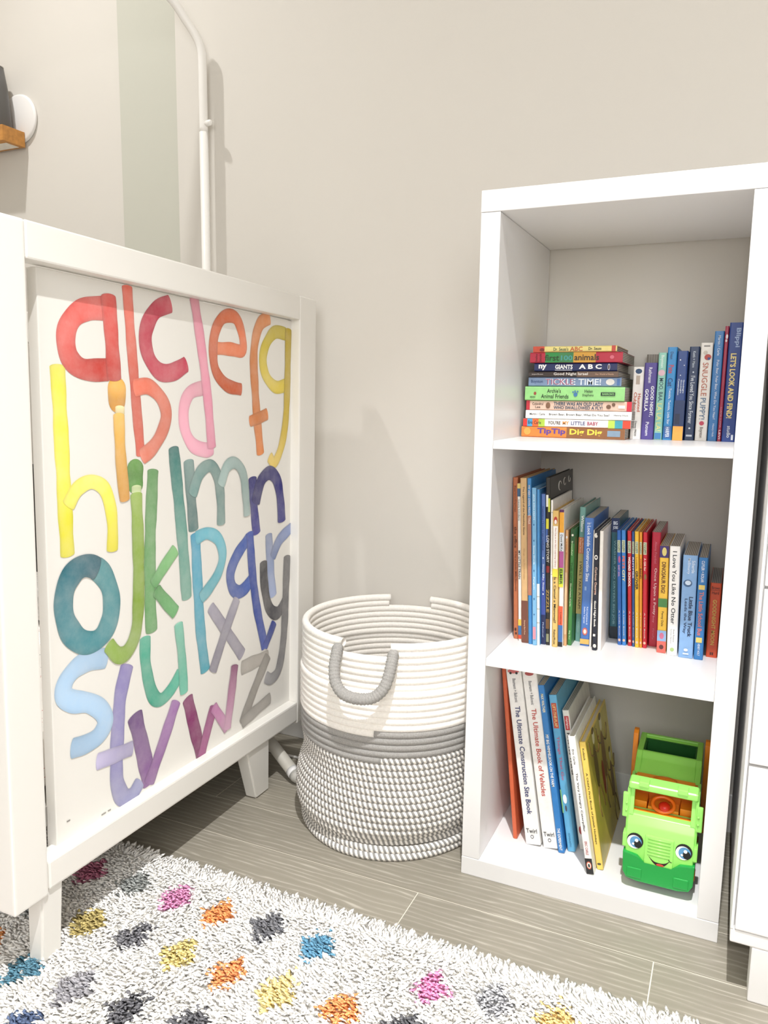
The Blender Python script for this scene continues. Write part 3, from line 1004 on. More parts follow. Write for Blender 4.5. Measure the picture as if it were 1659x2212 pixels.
def yarn_material():
    m = bpy.data.materials.new('shag_yarn')
    m.use_nodes = True
    nt = m.node_tree
    b = nt.nodes['Principled BSDF']
    b.inputs['Roughness'].default_value = 0.95
    b.inputs['Specular IOR Level'].default_value = 0.15
    at_ = nt.nodes.new('ShaderNodeAttribute')
    at_.attribute_name = 'yarn'
    nt.links.new(at_.outputs['Color'], b.inputs['Base Color'])
    return m


M_YARN = yarn_material()
DENSE = (-1.0, 0.62, -1.10, RY1)
pile('pile', DENSE[0], DENSE[1], DENSE[2], RY1 - 0.001, 0.0041, 0.0036, 0.0120)
pile('pile', RX0, RX1, RY0, RY1, 0.0105, 0.0072, 0.0125, skip=DENSE)

# ------------------------------------------------------------------ books


def book(loc, w, h, d, cover, label, deco=(), dx=0.0, flat=False, kind='hard', group=None, pages=None, art=None, back=None):
    """one book; spine in its local plane y=0 facing -y, covers run back along +y.
    deco items, s from the top of the spine (0..1), t across it from the left (0..1):
      ('band', s0, s1, colour[, t0, t1])  ('text', string, s0, s1, t0, t1, colour[, bold])  reading downwards
      ('htext', string, s0, s1, t0, t1, colour)  upright across the spine   ('dot', s, t, rs, rt, colour)"""
    th = math.atan2(dx, h)
    root = thing('book', label, 'book', loc, group)
    if flat:
        root.rotation_euler = (0, -math.pi / 2, 0)
    else:
        root.rotation_euler = (0, th, 0)
        root.location.z += w / 2 * abs(math.sin(th))
    m = cover if not isinstance(cover, str) else paint(cover, 0.38)
    bt = 0.0016 if kind == 'hard' else 0.0006
    bt = min(bt, w * 0.22)
    r = min(0.0018, w * 0.25)
    hw = w / 2
    prof = [(-hw, d), (-hw, r), (-hw + r * 0.35, r * 0.3), (-hw + r, 0.0), (hw - r, 0.0), (hw - r * 0.35, r * 0.3), (hw, r), (hw, d), (hw - bt, d), (hw - bt, r + bt), (-hw + bt, r + bt), (-hw + bt, d)]
    n = len(prof)
    V = [(p[0], p[1], z) for z in (0.0, h) for p in prof]
    F = [(0, 1, 10, 11), (8, 9, 6, 7), (1, 2, 3, 4, 5, 6, 9, 10)]
    F = [f[::-1] for f in F] + [tuple(i + n for i in f) for f in F]
    F += [(i, (i + 1) % n, (i + 1) % n + n, i + n) for i in range(n)]
    co = mesh_obj('cover', V, F, m, root)
    ins = 0.0028 if kind == 'hard' else 0.0004
    pm = pages or (M_PAPER if kind != 'board' else M_BOARDPAGE)
    box('pages', (-hw + bt + 0.0001, r + bt + 0.0004, ins), (hw - bt - 0.0001, d - ins, h - ins), pm, root)
    for k, q in enumerate(deco):
        y = -0.00025 - 0.00012 * (k + 1)
        if q[0] == 'band':
            t0, t1 = (q[4], q[5]) if len(q) > 4 else (0.0, 1.0)
            x0, x1 = -hw + t0 * w, -hw + t1 * w
            za, zb = h * (1 - q[2]), h * (1 - q[1])
            mesh_obj('printed_band', [(x0, y, za), (x1, y, za), (x1, y, zb), (x0, y, zb)], [(0, 1, 2, 3)], paint(q[3], 0.38), co)
        elif q[0] == 'text':
            _, s, s0, s1, t0, t1, c = q[:7]
            b_ = q[7] if len(q) > 7 else 0.012
            lettering('lettering', s, (-hw + t0 * w, y, h * (1 - s0)), (0, 0, -1), (1, 0, 0), h * (s1 - s0), w * (t1 - t0), paint(c, 0.4), co, bold=b_)
        elif q[0] == 'htext':
            _, s, s0, s1, t0, t1, c = q[:7]
            b_ = q[7] if len(q) > 7 else 0.012
            lettering('lettering', s, (-hw + t0 * w, y, h * (1 - s1)), (1, 0, 0), (0, 0, 1), w * (t1 - t0), h * (s1 - s0), paint(c, 0.4), co, bold=b_)
        elif q[0] == 'dot':
            _, s, t, rs, rt, c = q
            disc('emblem', (-hw + t * w, y, h * (1 - s)), rt * w, rs * h, paint(c, 0.4), co)
    if art:
        art(co, hw, h, d)
    return root


# --- stack lying flat in the top compartment (bottom to top); local top of the spine points left
STACK_Y = -0.180
stack = [
    # x0, x1, z0, z1, cover, deco, label, kind
    (0.0337, 0.2030, 0.7238, 0.7415, 'd8813a', [('band', 0.45, 1.0, '8a5a34'), ('text', 'TipTip', 0.16, 0.44, 0.22, 0.88, '5b3f96', 0.03), ('text', 'Dig Dig', 0.48, 0.79, 0.18, 0.88, 'f3d34c', 0.03), ('dot', 0.06, 0.55, 0.035, 0.35, 'eda24e'), ('band', 0.84, 0.96, '7f94a8', 0.25, 0.8)], 'orange and brown board book at the very bottom of the flat stack', 'board'),
    (0.0358, 0.2115, 0.7417, 0.7546, 'f4f1ec', [('band', 0.0, 0.04, 'd0342c'), ('band', 0.04, 0.09, '4b9bc8'), ('band', 0.09, 0.15, 'e0662f'), ('band', 0.15, 0.21, 'a8c64a'), ('text', 'Eric Carle', 0.05, 0.175, 0.3, 0.75, '2a2a2a'), ('text', "YOU'RE", 0.24, 0.36, 0.3, 0.78, '55483f', 0.02), ('text', 'MY', 0.38, 0.44, 0.3, 0.78, 'd98a3a', 0.02), ('text', 'LITTLE', 0.46, 0.59, 0.3, 0.78, '4a4f80', 0.02), ('text', 'BABY', 0.61, 0.71, 0.3, 0.78, 'a03a5a', 0.02), ('band', 0.80, 0.86, 'b6cf55'), ('band', 0.86, 0.93, '3f97a8'), ('band', 0.93, 1.0, 'd9452f')], 'white board book with rainbow striped spine ends, second from the bottom of the stack', 'board'),
    (0.0398, 0.2122, 0.7548, 0.7690, 'f6f4f0', [('text', 'Martin / Carle', 0.04, 0.19, 0.42, 0.68, '3a3a3a'), ('text', 'Brown Bear, Brown Bear, What Do You See?', 0.23, 0.80, 0.38, 0.68, '2a2a2a'), ('text', 'Henry Holt', 0.84, 0.97, 0.42, 0.66, '3a3a3a')], 'plain white board book with small black lettering, third from the bottom of the stack', 'board'),
    (0.0399, 0.2114, 0.7692, 0.7851, 'd9b8a6', [('band', 0.0, 0.035, 'b52a38'), ('band', 0.955, 1.0, 'c4283c'), ('text', 'Colandro/', 0.06, 0.17, 0.52, 0.8, '3a2f2a'), ('text', 'Lee', 0.09, 0.14, 0.2, 0.45, '3a2f2a'), ('text', 'THERE WAS AN OLD LADY', 0.27, 0.74, 0.52, 0.88, '23455c', 0.02), ('text', 'WHO SWALLOWED A FLY!', 0.27, 0.735, 0.12, 0.47, '23455c', 0.02), ('dot', 0.215, 0.5, 0.022, 0.33, '7b5a44'), ('dot', 0.79, 0.45, 0.022, 0.22, '6b4f3c'), ('dot', 0.835, 0.68, 0.016, 0.18, '6b4f3c'), ('band', 0.88, 0.94, 'f0e8e0', 0.3, 0.6)], 'pinkish beige book with red spine ends, fourth from the bottom of the stack', 'hard'),
    (0.0378, 0.1999, 0.7853, 0.8083, '8fc97e', [('text', 'PREVIEW', 0.055, 0.11, 0.15, 0.3, '2f4a2c'), ('dot', 0.105, 0.5, 0.014, 0.12, '8e4030'), ('text', "Archie's", 0.23, 0.37, 0.55, 0.85, '21301f', 0.01), ('text', 'Animal Friends', 0.17, 0.45, 0.15, 0.46, '21301f', 0.01), ('dot', 0.52, 0.45, 0.02, 0.16, '3d6f9e'), ('dot', 0.495, 0.62, 0.008, 0.06, '3d6f9e'), ('dot', 0.515, 0.68, 0.008, 0.06, '3d6f9e'), ('dot', 0.54, 0.66, 0.008, 0.06, '3d6f9e'), ('text', 'Helen', 0.61, 0.69, 0.58, 0.8, '21301f'), ('text', 'Stephens', 0.59, 0.70, 0.28, 0.5, '21301f'), ('band', 0.77, 0.91, '20322a', 0.38, 0.62), ('text', "BARRON'S", 0.785, 0.9, 0.43, 0.57, '8fc97e')], 'thick light green board book with paw prints in the middle of the stack', 'board'),
    (0.0420, 0.1931, 0.8085, 0.8236, '7d92b3', [('text', 'Boynton', 0.03, 0.16, 0.28, 0.72, '253f6e', 0.01), ('text', 'TICKLE TIME!', 0.19, 0.79, 0.16, 0.86, 'd9e0ea', 0.02), ('text', 'TICKLE', 0.19, 0.50, 0.2, 0.82, 'a8536e', 0.0), ('dot', 0.885, 0.5, 0.045, 0.34, 'dcd8d2'), ('band', 0.955, 0.985, '4a6fa8', 0.15, 0.85)], 'dusty blue board book directly on top of the light green one', 'board'),
    (0.0415, 0.1880, 0.8238, 0.8331, '3a2f2c', [('band', 0.55, 1.0, '6d5648'), ('text', 'Good Night Israel', 0.29, 0.67, 0.2, 0.82, 'f0ebe4', 0.012), ('text', 'Our World of Books', 0.75, 0.95, 0.38, 0.66, 'cfa88c'), ('text', 'Jasper/Rosen', 0.04, 0.17, 0.35, 0.62, 'cfc6bf')], 'thin dark brown board book below the navy one in the stack', 'board'),
    (0.0505, 0.1850, 0.8333, 0.8470, '1f2a5c', [('text', 'ny', 0.055, 0.155, 0.12, 0.82, 'f1f1f1', 0.04), ('text', 'GIANTS', 0.26, 0.475, 0.26, 0.8, 'f1f1f1', 0.035), ('band', 0.26, 0.47, 'f1f1f1', 0.1, 0.16), ('text', 'A B C', 0.55, 0.82, 0.26, 0.84, 'f4f4f4', 0.04), ('dot', 0.905, 0.5, 0.014, 0.38, 'd9d9e2'), ('dot', 0.905, 0.5, 0.009, 0.3, '4a2f2f')], 'navy blue board book with white capitals, third from the top of the stack', 'board'),
    (0.0438, 0.1934, 0.8472, 0.8640, 'b5283f', [('band', 0.17, 0.32, '2f8a44'), ('band', 0.32, 0.48, '3f7f4c'), ('band', 0.48, 0.72, 'd09a38'), ('text', 'first', 0.165, 0.325, 0.16, 0.78, '23421f', 0.02), ('text', '100', 0.345, 0.47, 0.2, 0.7, '4a9a9a', 0.02), ('text', 'animals', 0.49, 0.755, 0.2, 0.8, '3a2a20', 0.02), ('dot', 0.89, 0.5, 0.022, 0.18, 'd86a7c'), ('htext', 'baby', 0.06, 0.09, 0.1, 0.9, '6a1424'), ('htext', 'book', 0.10, 0.13, 0.1, 0.9, '6a1424')], 'crimson board book with green and ochre title, second from top of the stack', 'board'),
    (0.0477, 0.1834, 0.8642, 0.8742, 'ecdc8c', [('band', 0.0, 0.14, 'c94f38'), ('dot', 0.11, 0.4, 0.03, 0.3, '7a2a22'), ('text', "Dr. Seuss's", 0.25, 0.43, 0.22, 0.78, '3a5a4a', 0.015), ('text', 'ABC', 0.45, 0.60, 0.16, 0.86, 'c05a30', 0.015), ('text', 'Dr. Seuss', 0.67, 0.82, 0.3, 0.78, '2f3a34', 0.015), ('band', 0.94, 0.985, 'c0483a')], 'thin pale yellow board book on the very top of the flat stack', 'board'),
]
for i, (x0, x1, z0, z1, c, deco, lab, kind) in enumerate(stack):
    # flat: local x -> up, local z (spine top) -> left; root sits at the right end of the spine
    dpt = [0.150, 0.160, 0.160, 0.150, 0.165, 0.150, 0.150, 0.140, 0.150, 0.135][i]
    yy = STACK_Y + [0, 0.001, 0, 0.002, -0.002, 0.002, 0.001, 0.003, -0.001, 0.002][i]
    b = book((x1, yy, (z0 + z1) / 2), z1 - z0 - 0.0003, x1 - x0, dpt, c, lab, deco, flat=True, kind=kind, group='books lying flat in the top compartment')
    if i == 8:
        b.rotation_euler = (0, -math.pi / 2, 0)

# --- upright row in the top compartment
G1 = 'upright books in the top compartment'
top_row = [
    (0.2049, 0.2225, -0.132, 0.118, 'f0ede8', [('dot', 0.06, 0.5, 0.035, 0.3, '24466e'), ('band', 0.12, 0.24, 'b8a99a', 0.3, 0.65), ('text', 'Haunted', 0.37, 0.62, 0.54, 0.82, 'c0502e', 0.015), ('text', 'Clubhouse', 0.35, 0.68, 0.18, 0.46, 'c0502e', 0.015), ('text', 'Disney PRESS', 0.75, 0.96, 0.35, 0.6, '4a4a4a')], 'white board book with an orange title right beside the flat stack', 'board'),
    (0.2228, 0.2425, -0.136, 0.1244, '4d3f8c', [('text', 'Rathmann', 0.06, 0.26, 0.35, 0.62, 'e8e6f2', 0.01), ('text', 'GOOD NIGHT,', 0.30, 0.70, 0.56, 0.86, 'f4f4fa', 0.025), ('text', 'GORILLA', 0.34, 0.63, 0.16, 0.44, 'f4f4fa', 0.025), ('text', 'Putnam', 0.77, 0.95, 0.35, 0.62, 'e8e6f2', 0.01)], 'purple board book, second in the upright row on the top shelf', 'board'),
    (0.2430, 0.2558, -0.133, 0.1406, '8cc4b4', [('text', 'Boynton', 0.03, 0.17, 0.25, 0.7, 'e8f2ea', 0.01), ('dot', 0.23, 0.5, 0.035, 0.42, 'd6b0bb'), ('text', 'MOO, BAA,', 0.29, 0.56, 0.2, 0.8, '2e4d5c', 0.01), ('text', 'LA LA LA!', 0.58, 0.90, 0.2, 0.8, 'e2d98a', 0.01), ('band', 0.92, 0.99, '3a7ab0', 0.1, 0.9)], 'slim mint green board book, third in the upright row on the top shelf', 'board'),
    (0.2562, 0.2712, -0.129, 0.1494, '2d86c2', [('text', 'Dean', 0.05, 0.13, 0.3, 0.6, '1c3a66'), ('text', 'Pete', 0.19, 0.28, 0.2, 0.72, 'b83c48', 0.02), ('text', 'Cat', 0.33, 0.42, 0.2, 0.72, '173a70', 0.02), ('text', 'Twinkle, Twinkle, Little Star', 0.44, 0.83, 0.34, 0.64, 'e6eef6', 0.005), ('band', 0.85, 0.98, '2f5fa0', 0.1, 0.9), ('text', 'HARPER', 0.86, 0.97, 0.3, 0.7, 'f0f4f8', 0.01)], 'bright blue board book, fourth in the upright row on the top shelf', 'board'),
    (0.2720, 0.2878, -0.133, 0.1430, '1d3f80', [('band', 0.55, 0.84, '16305f'), ('band', 0.70, 0.82, '0f1f40', 0.1, 0.6), ('dot', 0.1, 0.3, 0.008, 0.06, 'e6ecf6'), ('dot', 0.16, 0.7, 0.006, 0.05, 'e6ecf6'), ('dot', 0.27, 0.4, 0.006, 0.05, 'e6ecf6'), ('text', 'Goodnight', 0.32, 0.47, 0.66, 0.84, 'dfe8f4'), ('text', 'Goodnight', 0.32, 0.47, 0.42, 0.6, 'dfe8f4'), ('text', 'Construction', 0.31, 0.49, 0.2, 0.36, 'dfe8f4'), ('band', 0.84, 1.0, 'eda244')], 'navy starry board book with an orange foot on the top shelf', 'board'),
    (0.2886, 0.3040, -0.116, 0.1506, '1d3358', [('text', 'Keith + Mann', 0.05, 0.22, 0.35, 0.62, 'c8d2dc'), ('dot', 0.27, 0.5, 0.008, 0.08, 'dfe6ee'), ('text', "I've Loved You Since Forever", 0.31, 0.82, 0.3, 0.74, 'e4eaf0', 0.01), ('dot', 0.87, 0.5, 0.01, 0.1, 'dfe6ee'), ('band', 0.94, 0.96, 'cfd6de', 0.2, 0.8)], 'dark slate blue board book standing left of the white one on the top shelf', 'board'),
    (0.3052, 0.3236, -0.117, 0.1562, 'ebe6de', [('band', 0.025, 0.04, '8a8680', 0.25, 0.75), ('dot', 0.10, 0.4, 0.02, 0.18, 'c9bfb2'), ('dot', 0.145, 0.62, 0.03, 0.28, 'b33a30'), ('dot', 0.16, 0.72, 0.014, 0.12, '2b3f80'), ('text', 'SNUGGLE', 0.20, 0.54, 0.25, 0.72, 'b5634a', 0.005), ('text', 'PUPPY!', 0.56, 0.78, 0.25, 0.72, '4a6a8a', 0.005), ('dot', 0.82, 0.5, 0.022, 0.2, 'c23a55'), ('text', 'Boynton', 0.86, 0.97, 0.3, 0.65, '6a5a50')], 'white board book with multicoloured hand lettering and a red ball on the top shelf', 'board'),
    (0.3244, 0.3388, -0.116, 0.1743, '3579b8', [('text', 'Martin / Carle', 0.04, 0.22, 0.38, 0.66, 'dbe6f2', 0.008), ('text', 'Polar Bear, Polar Bear, What Do You Hear?', 0.26, 0.80, 0.36, 0.66, 'dbe6f2', 0.008), ('text', 'Henry Holt', 0.84, 0.96, 0.38, 0.64, 'dbe6f2', 0.008)], 'tall medium blue board book beside the thin crimson one on the top shelf', 'board'),
    (0.3392, 0.3452, -0.119, 0.1815, 'a92a4a', [('dot', 0.09, 0.55, 0.02, 0.3, 'f0e8ea'), ('dot', 0.125, 0.45, 0.012, 0.25, 'f0e8ea'), ('text', 'LLAMA LLAMA', 0.70, 0.88, 0.3, 0.75, 'd48aa0', 0.01), ('text', 'LEVI', 0.90, 0.98, 0.25, 0.75, 'f0d8e0', 0.02)], 'thin crimson book squeezed near the right end of the top shelf', 'hard'),
    (0.3457, 0.3655, -0.125, 0.1862, '24428c', [('text', 'Blippi', 0.045, 0.205, 0.42, 0.85, '9fb4da', 0.03), ('text', "LET'S LOOK AND FIND!", 0.255, 0.80, 0.22, 0.66, 'f0dc8e', 0.035), ('text', 'studio', 0.865, 0.965, 0.36, 0.64, 'e6ecf6', 0.012), ('band', 0.94, 0.985, 'e6ecf6', 0.7, 0.86)], 'tall royal blue book with yellow capitals at the right end of the top shelf', 'hard'),
]
for x0, x1, y, h, c, deco, lab, kind in top_row:
    book(((x0 + x1) / 2, y, S1 + 0.0002), x1 - x0 - 0.0003, h, 0.108, c, lab, deco, kind=kind, group=G1)
gb = book((0.2232, -0.022, S1 + 0.0002), 0.0200, 0.1440, 0.010, '8f877c', 'grey board book showing its page edges behind the white one on the top shelf', [('band', 0.0, 1.0, '6f675c', 0.1, 0.16), ('band', 0.0, 1.0, '6f675c', 0.3, 0.34), ('band', 0.0, 1.0, '6f675c', 0.5, 0.55), ('band', 0.0, 1.0, '6f675c', 0.7, 0.74), ('band', 0.0, 1.0, '6f675c', 0.88, 0.92)], kind='board', group=G1)

# --- long row in the middle compartment
G2 = 'picture books in the middle compartment'


def gold(c, deco):
    return [('band', 0.085, 0.19, 'cfd6b8', 0.12, 0.88), ('text', 'SESAME', 0.09, 0.185, 0.5, 0.78, '3a5a3a'), ('text', 'STREET', 0.09, 0.185, 0.2, 0.46, '3a5a3a')] + deco + [('text', 'A Little Book', 0.69, 0.92, 0.4, 0.62, 'e9e4d6'), ('dot', 0.955, 0.5, 0.012, 0.3, 'e0b8a0')]


mid_row = [
    # x0, x1 at the foot, y, h, lean, depth, cover, deco, label
    (0.0425, 0.0512, -0.214, 0.2784, -0.0118, 0.20, 'b46a46', [('text', 'Bearison/Demsac', 0.05, 0.21, 0.3, 0.68, '4a2418', 0.005), ('text', 'the office', 0.30, 0.43, 0.25, 0.78, '3a1c12', 0.015), ('text', 'A Day at Dunder Mifflin Elementary', 0.45, 0.70, 0.3, 0.72, '4a2418', 0.008), ('dot', 0.94, 0.45, 0.01, 0.2, '4a2418'), ('dot', 0.965, 0.55, 0.008, 0.2, '4a2418')], 'terracotta picture book at the far left end of the middle shelf', 'hard'),
    (0.0536, 0.0594, -0.223, 0.2695, -0.0125, 0.17, 'e9e6df', [('band', 0.0, 0.03, 'd8c070'), ('band', 0.03, 0.08, '3f5f7f'), ('text', 'Lewis Linders', 0.10, 0.23, 0.25, 0.7, '5a5a5a'), ('text', 'MY LITTLE TRAIN', 0.42, 0.60, 0.2, 0.8, '2a3a4a', 0.015), ('band', 0.86, 0.90, 'd8b84a'), ('band', 0.90, 0.96, '3a6a9a'), ('band', 0.96, 0.985, 'c8482e')], 'thin white spined book with a navy cap beside the terracotta one', 'hard'),
    (0.0609, 0.0722, -0.229, 0.2796, -0.0140, 0.215, 'cda878', [('band', 0.74, 1.0, '6f4436'), ('text', 'The Legend of the Petoskey Stone', 0.05, 0.34, 0.32, 0.66, '3a281c', 0.006), ('text', 'Wargin / van Frankenhuyzen', 0.42, 0.61, 0.34, 0.62, 'b08a5c'), ('text', 'Sleeping Bear Press', 0.86, 0.95, 0.34, 0.6, 'd8b494')], 'tan picture book with a brown lower spine, third on the middle shelf', 'hard'),
    (0.0730, 0.0796, -0.232, 0.2802, -0.0135, 0.19, '3f82bc', [('band', 0.22, 0.70, 'a8705a'), ('text', 'MY VERY OWN PIRATE TALE', 0.04, 0.27, 0.25, 0.75, 'e6ddd4', 0.008)], 'blue picture book with a coppery spine band beside the tan one', 'hard'),
    (0.0804, 0.0880, -0.235, 0.2652, -0.0122, 0.20, '78aed4', [('text', 'JACK EZRA KEATS', 0.04, 0.20, 0.3, 0.68, 'dcebf4'), ('dot', 0.23, 0.5, 0.006, 0.12, '2a5a8a'), ('dot', 0.33, 0.5, 0.006, 0.12, '2a5a8a'), ('text', 'Snowy Words', 0.36, 0.48, 0.3, 0.68, 'e4f0f6'), ('dot', 0.52, 0.5, 0.006, 0.12, '2a5a8a'), ('text', 'Penguin', 0.56, 0.64, 0.3, 0.68, 'e4f0f6'), ('dot', 0.70, 0.5, 0.006, 0.12, '2a5a8a'), ('dot', 0.80, 0.5, 0.006, 0.12, '2a5a8a'), ('band', 0.88, 0.96, 'd88a9a', 0.2, 0.85)], 'sky blue dotted spined book with a pink foot patch on the middle shelf', 'hard'),
    (0.0881, 0.0926, -0.232, 0.2628, -0.0118, 0.16, '4a8cc4', [('band', 0.60, 1.0, 'e6e4dc'), ('band', 0.68, 0.685, 'a8a49a'), ('band', 0.76, 0.765, 'a8a49a'), ('band', 0.85, 0.855, 'a8a49a')], 'slim blue book with a crackled white lower spine on the middle shelf', 'soft'),
    (0.0928, 0.1000, -0.223, 0.2547, -0.0112, 0.18, '5b78b4', [('band', 0.55, 0.8, '3d4f96'), ('band', 0.8, 1.0, '232a52'), ('text', 'Casimano / Love / van Lieshout', 0.08, 0.37, 0.3, 0.66, '1f2f5e'), ('dot', 0.42, 0.5, 0.006, 0.14, 'e8ecf4'), ('text', 'Sleepy Baby, Sleepy', 0.46, 0.64, 0.28, 0.74, 'e8ecf6', 0.008), ('dot', 0.66, 0.5, 0.006, 0.14, 'e8ecf4'), ('text', 'Philomel', 0.85, 0.95, 0.3, 0.65, 'aab4d0')], 'periwinkle to navy shaded spine on the middle shelf left of the black patterned book', 'hard'),
    (0.1002, 0.1078, -0.224, 0.2820, -0.0118, 0.19, '2a2826', [('band', 0.1, 0.17, 'e2e0da', 0.1, 0.6), ('band', 0.12, 0.2, 'c8cc50', 0.55, 1.0), ('band', 0.24, 0.30, 'd8d040', 0.1, 0.7), ('band', 0.30, 0.38, '3f5fa0', 0.0, 0.5), ('text', 'LONG STORY', 0.34, 0.50, 0.2, 0.8, 'd8d4cc', 0.015), ('band', 0.52, 0.56, '8a2a2a', 0.2, 0.9), ('text', 'ZIZZLE', 0.66, 0.80, 0.2, 0.8, 'b09050', 0.015), ('band', 0.84, 0.90, '6a4a2a', 0.1, 0.9), ('band', 0.93, 0.98, '8a8a6a', 0.2, 0.8)], 'tall black patterned picture book rising above its neighbours on the middle shelf', 'hard'),
    (0.1081, 0.1117, -0.227, 0.2460, -0.0090, 0.16, 'eeebe4', [('band', 0.08, 0.085, 'b8b4ac'), ('band', 0.5, 0.505, 'b8b4ac')], 'very thin white booklet between the black and the yellow spines', 'soft'),
    (0.1120, 0.1210, -0.229, 0.2291, -0.0082, 0.17, 'd9b56c', [('band', 0.0, 0.11, 'd9b56c'), ('dot', 0.07, 0.5, 0.028, 0.36, 'b2392e'), ('dot', 0.08, 0.5, 0.016, 0.24, 'f0e8dc'), ('band', 0.11, 0.42, 'f2efe8', 0.08, 0.95), ('text', "The Cat in the Hat's Learning Library", 0.12, 0.41, 0.35, 0.66, 'b04038'), ('band', 0.42, 0.48, 'e2d04a'), ('text', 'Is a Camel a Mammal?', 0.48, 0.82, 0.28, 0.74, '33302a', 0.014), ('text', 'Rabe/Ruiz', 0.87, 0.98, 0.3, 0.68, '3a3630')], 'golden yellow spined book with a red and white emblem on the middle shelf', 'hard'),
    (0.1212, 0.1286, -0.222, 0.2309, -0.0080, 0.18, 'f0ece2', [('band', 0.0, 0.02, '5a2a5a'), ('band', 0.02, 0.165, 'e8a83a'), ('band', 0.165, 0.30, 'dde4ee'), ('text', 'David McKee', 0.18, 0.31, 0.25, 0.75, '26262a', 0.015), ('band', 0.30, 0.42, 'b45a9c'), ('band', 0.42, 0.54, 'a8c83c'), ('text', 'ELMER', 0.43, 0.54, 0.2, 0.78, '1e1e1e', 0.025), ('band', 0.54, 0.56, 'f0d040'), ('band', 0.70, 0.84, 'd85a3c'), ('text', 'Lothrop', 0.745, 0.835, 0.28, 0.72, '5a2018', 0.01), ('band', 0.84, 0.965, '3f6aa8'), ('band', 0.965, 1.0, '26262e')], 'patchwork coloured spine beside the golden yellow one on the middle shelf', 'hard'),
    (0.1288, 0.1334, -0.215, 0.1964, -0.0060, 0.15, 'd0a070', [('dot', 0.06, 0.5, 0.012, 0.3, 'e0e0e0'), ('text', 'Little Bear', 0.10, 0.26, 0.3, 0.65, 'b05a30'), ('band', 0.36, 0.9, 'd8b48c', 0.1, 0.9)], 'thin apricot spined book left of the green one on the middle shelf', 'soft'),
    (0.1336, 0.1404, -0.209, 0.1977, -0.0035, 0.155, '3f7f3f', [('band', 0.0, 0.12, '24502c'), ('dot', 0.05, 0.5, 0.01, 0.25, 'e8e4d4'), ('text', 'Brownfield', 0.10, 0.22, 0.3, 0.66, 'cfe0b8'), ('text', 'THE GIVING TREE', 0.28, 0.62, 0.25, 0.75, '1f4a24', 0.01), ('text', 'Silverstein-Carle', 0.46, 0.66, 0.3, 0.6, 'd8e0c0'), ('text', 'Big Sur', 0.87, 0.95, 0.3, 0.65, 'cfe0b8')], 'green spined book near the middle of the middle shelf', 'hard'),
    (0.1409, 0.1510, -0.180, 0.2314, -0.0030, 0.15, '6c9a92', [('band', 0.22, 0.34, 'c9774a'), ('text', 'Willems', 0.06, 0.18, 0.3, 0.76, 'f2f2ec', 0.025), ('text', 'An Elephant', 0.225, 0.335, 0.55, 0.8, 'f0d4bc'), ('text', '& Piggie Book', 0.225, 0.335, 0.2, 0.45, 'f0d4bc'), ('band', 0.34, 0.79, 'b3a468'), ('text', 'I WILL TAKE A NAP!', 0.40, 0.75, 0.3, 0.72, '3f3826', 0.012), ('text', 'HYPERION', 0.85, 0.93, 0.35, 0.62, '9abab2')], 'teal and olive spined book with an orange patch standing a little further back', 'hard'),
    (0.1530, 0.1682, -0.200, 0.2170, -0.0030, 0.16, '4a74b8', [('text', 'Usborne', 0.035, 0.05, 0.3, 0.8, 'dce6f4'), ('text', 'Look inside Construction Sites', 0.06, 0.49, 0.35, 0.72, 'eaf0f8', 0.016), ('text', 'Rob Lloyd Jones &', 0.69, 0.83, 0.55, 0.76, 'dce6f4'), ('text', 'Stefano Tognetti', 0.69, 0.82, 0.26, 0.46, 'dce6f4'), ('dot', 0.885, 0.5, 0.03, 0.28, 'd06a5a'), ('dot', 0.885, 0.5, 0.018, 0.16, 'e8dcd0'), ('band', 0.945, 0.985, 'd8b060'), ('band', 0.53, 0.56, '8aa8d0', 0.3, 0.5)], 'thick cornflower blue spine with white title in the middle of the middle shelf', 'board'),
    (0.1686, 0.1720, -0.202, 0.1977, -0.0030, 0.14, 'eae6e0', [('text', 'a small white book', 0.45, 0.62, 0.3, 0.65, '9a8a8a')], 'thin white spine just right of the thick cornflower blue book', 'soft'),
    (0.1756, 0.1832, -0.217, 0.2000, -0.0062, 0.16, '1e2230', [('dot', 0.04, 0.4, 0.02, 0.35, 'd8d4cc'), ('dot', 0.03, 0.75, 0.012, 0.2, '1a1a22'), ('dot', 0.22, 0.5, 0.02, 0.36, 'f0eee8'), ('dot', 0.22, 0.5, 0.01, 0.2, '2a2430'), ('text', 'Curious George', 0.30, 0.53, 0.15, 0.8, 'f2e6d8', 0.03), ('text', 'Curious George', 0.302, 0.528, 0.22, 0.72, '9c4a2a', 0.0), ('text', 'Good Night Book', 0.58, 0.80, 0.2, 0.72, 'f0ece4', 0.025), ('band', 0.86, 0.88, 'e8e4da', 0.2, 0.7), ('dot', 0.96, 0.6, 0.016, 0.35, 'd8d4cc')], 'black ornate spine standing proud beside the white slab book on the middle shelf', 'hard'),
    (0.1836, 0.1898, -0.214, 0.1994, -0.0062, 0.15, 'efebe4', [], 'white blank spined book right of the black ornate one', 'hard'),
    (0.1915, 0.2052, -0.135, 0.2104, -0.0075, 0.115, '2f6470', [('band', 0.0, 0.115, '1c2c54'), ('htext', 'BIG', 0.025, 0.055, 0.25, 0.75, 'dfe6f0', 0.02), ('htext', 'JOBS', 0.065, 0.095, 0.2, 0.8, 'dfe6f0', 0.02), ('text', 'WASHER AND DRYERS BIG JOB', 0.18, 0.88, 0.3, 0.62, '86b4b8', 0.01), ('band', 0.90, 1.0, '14222e')], 'wide dark teal book with a navy cap set deep behind the others', 'board'),
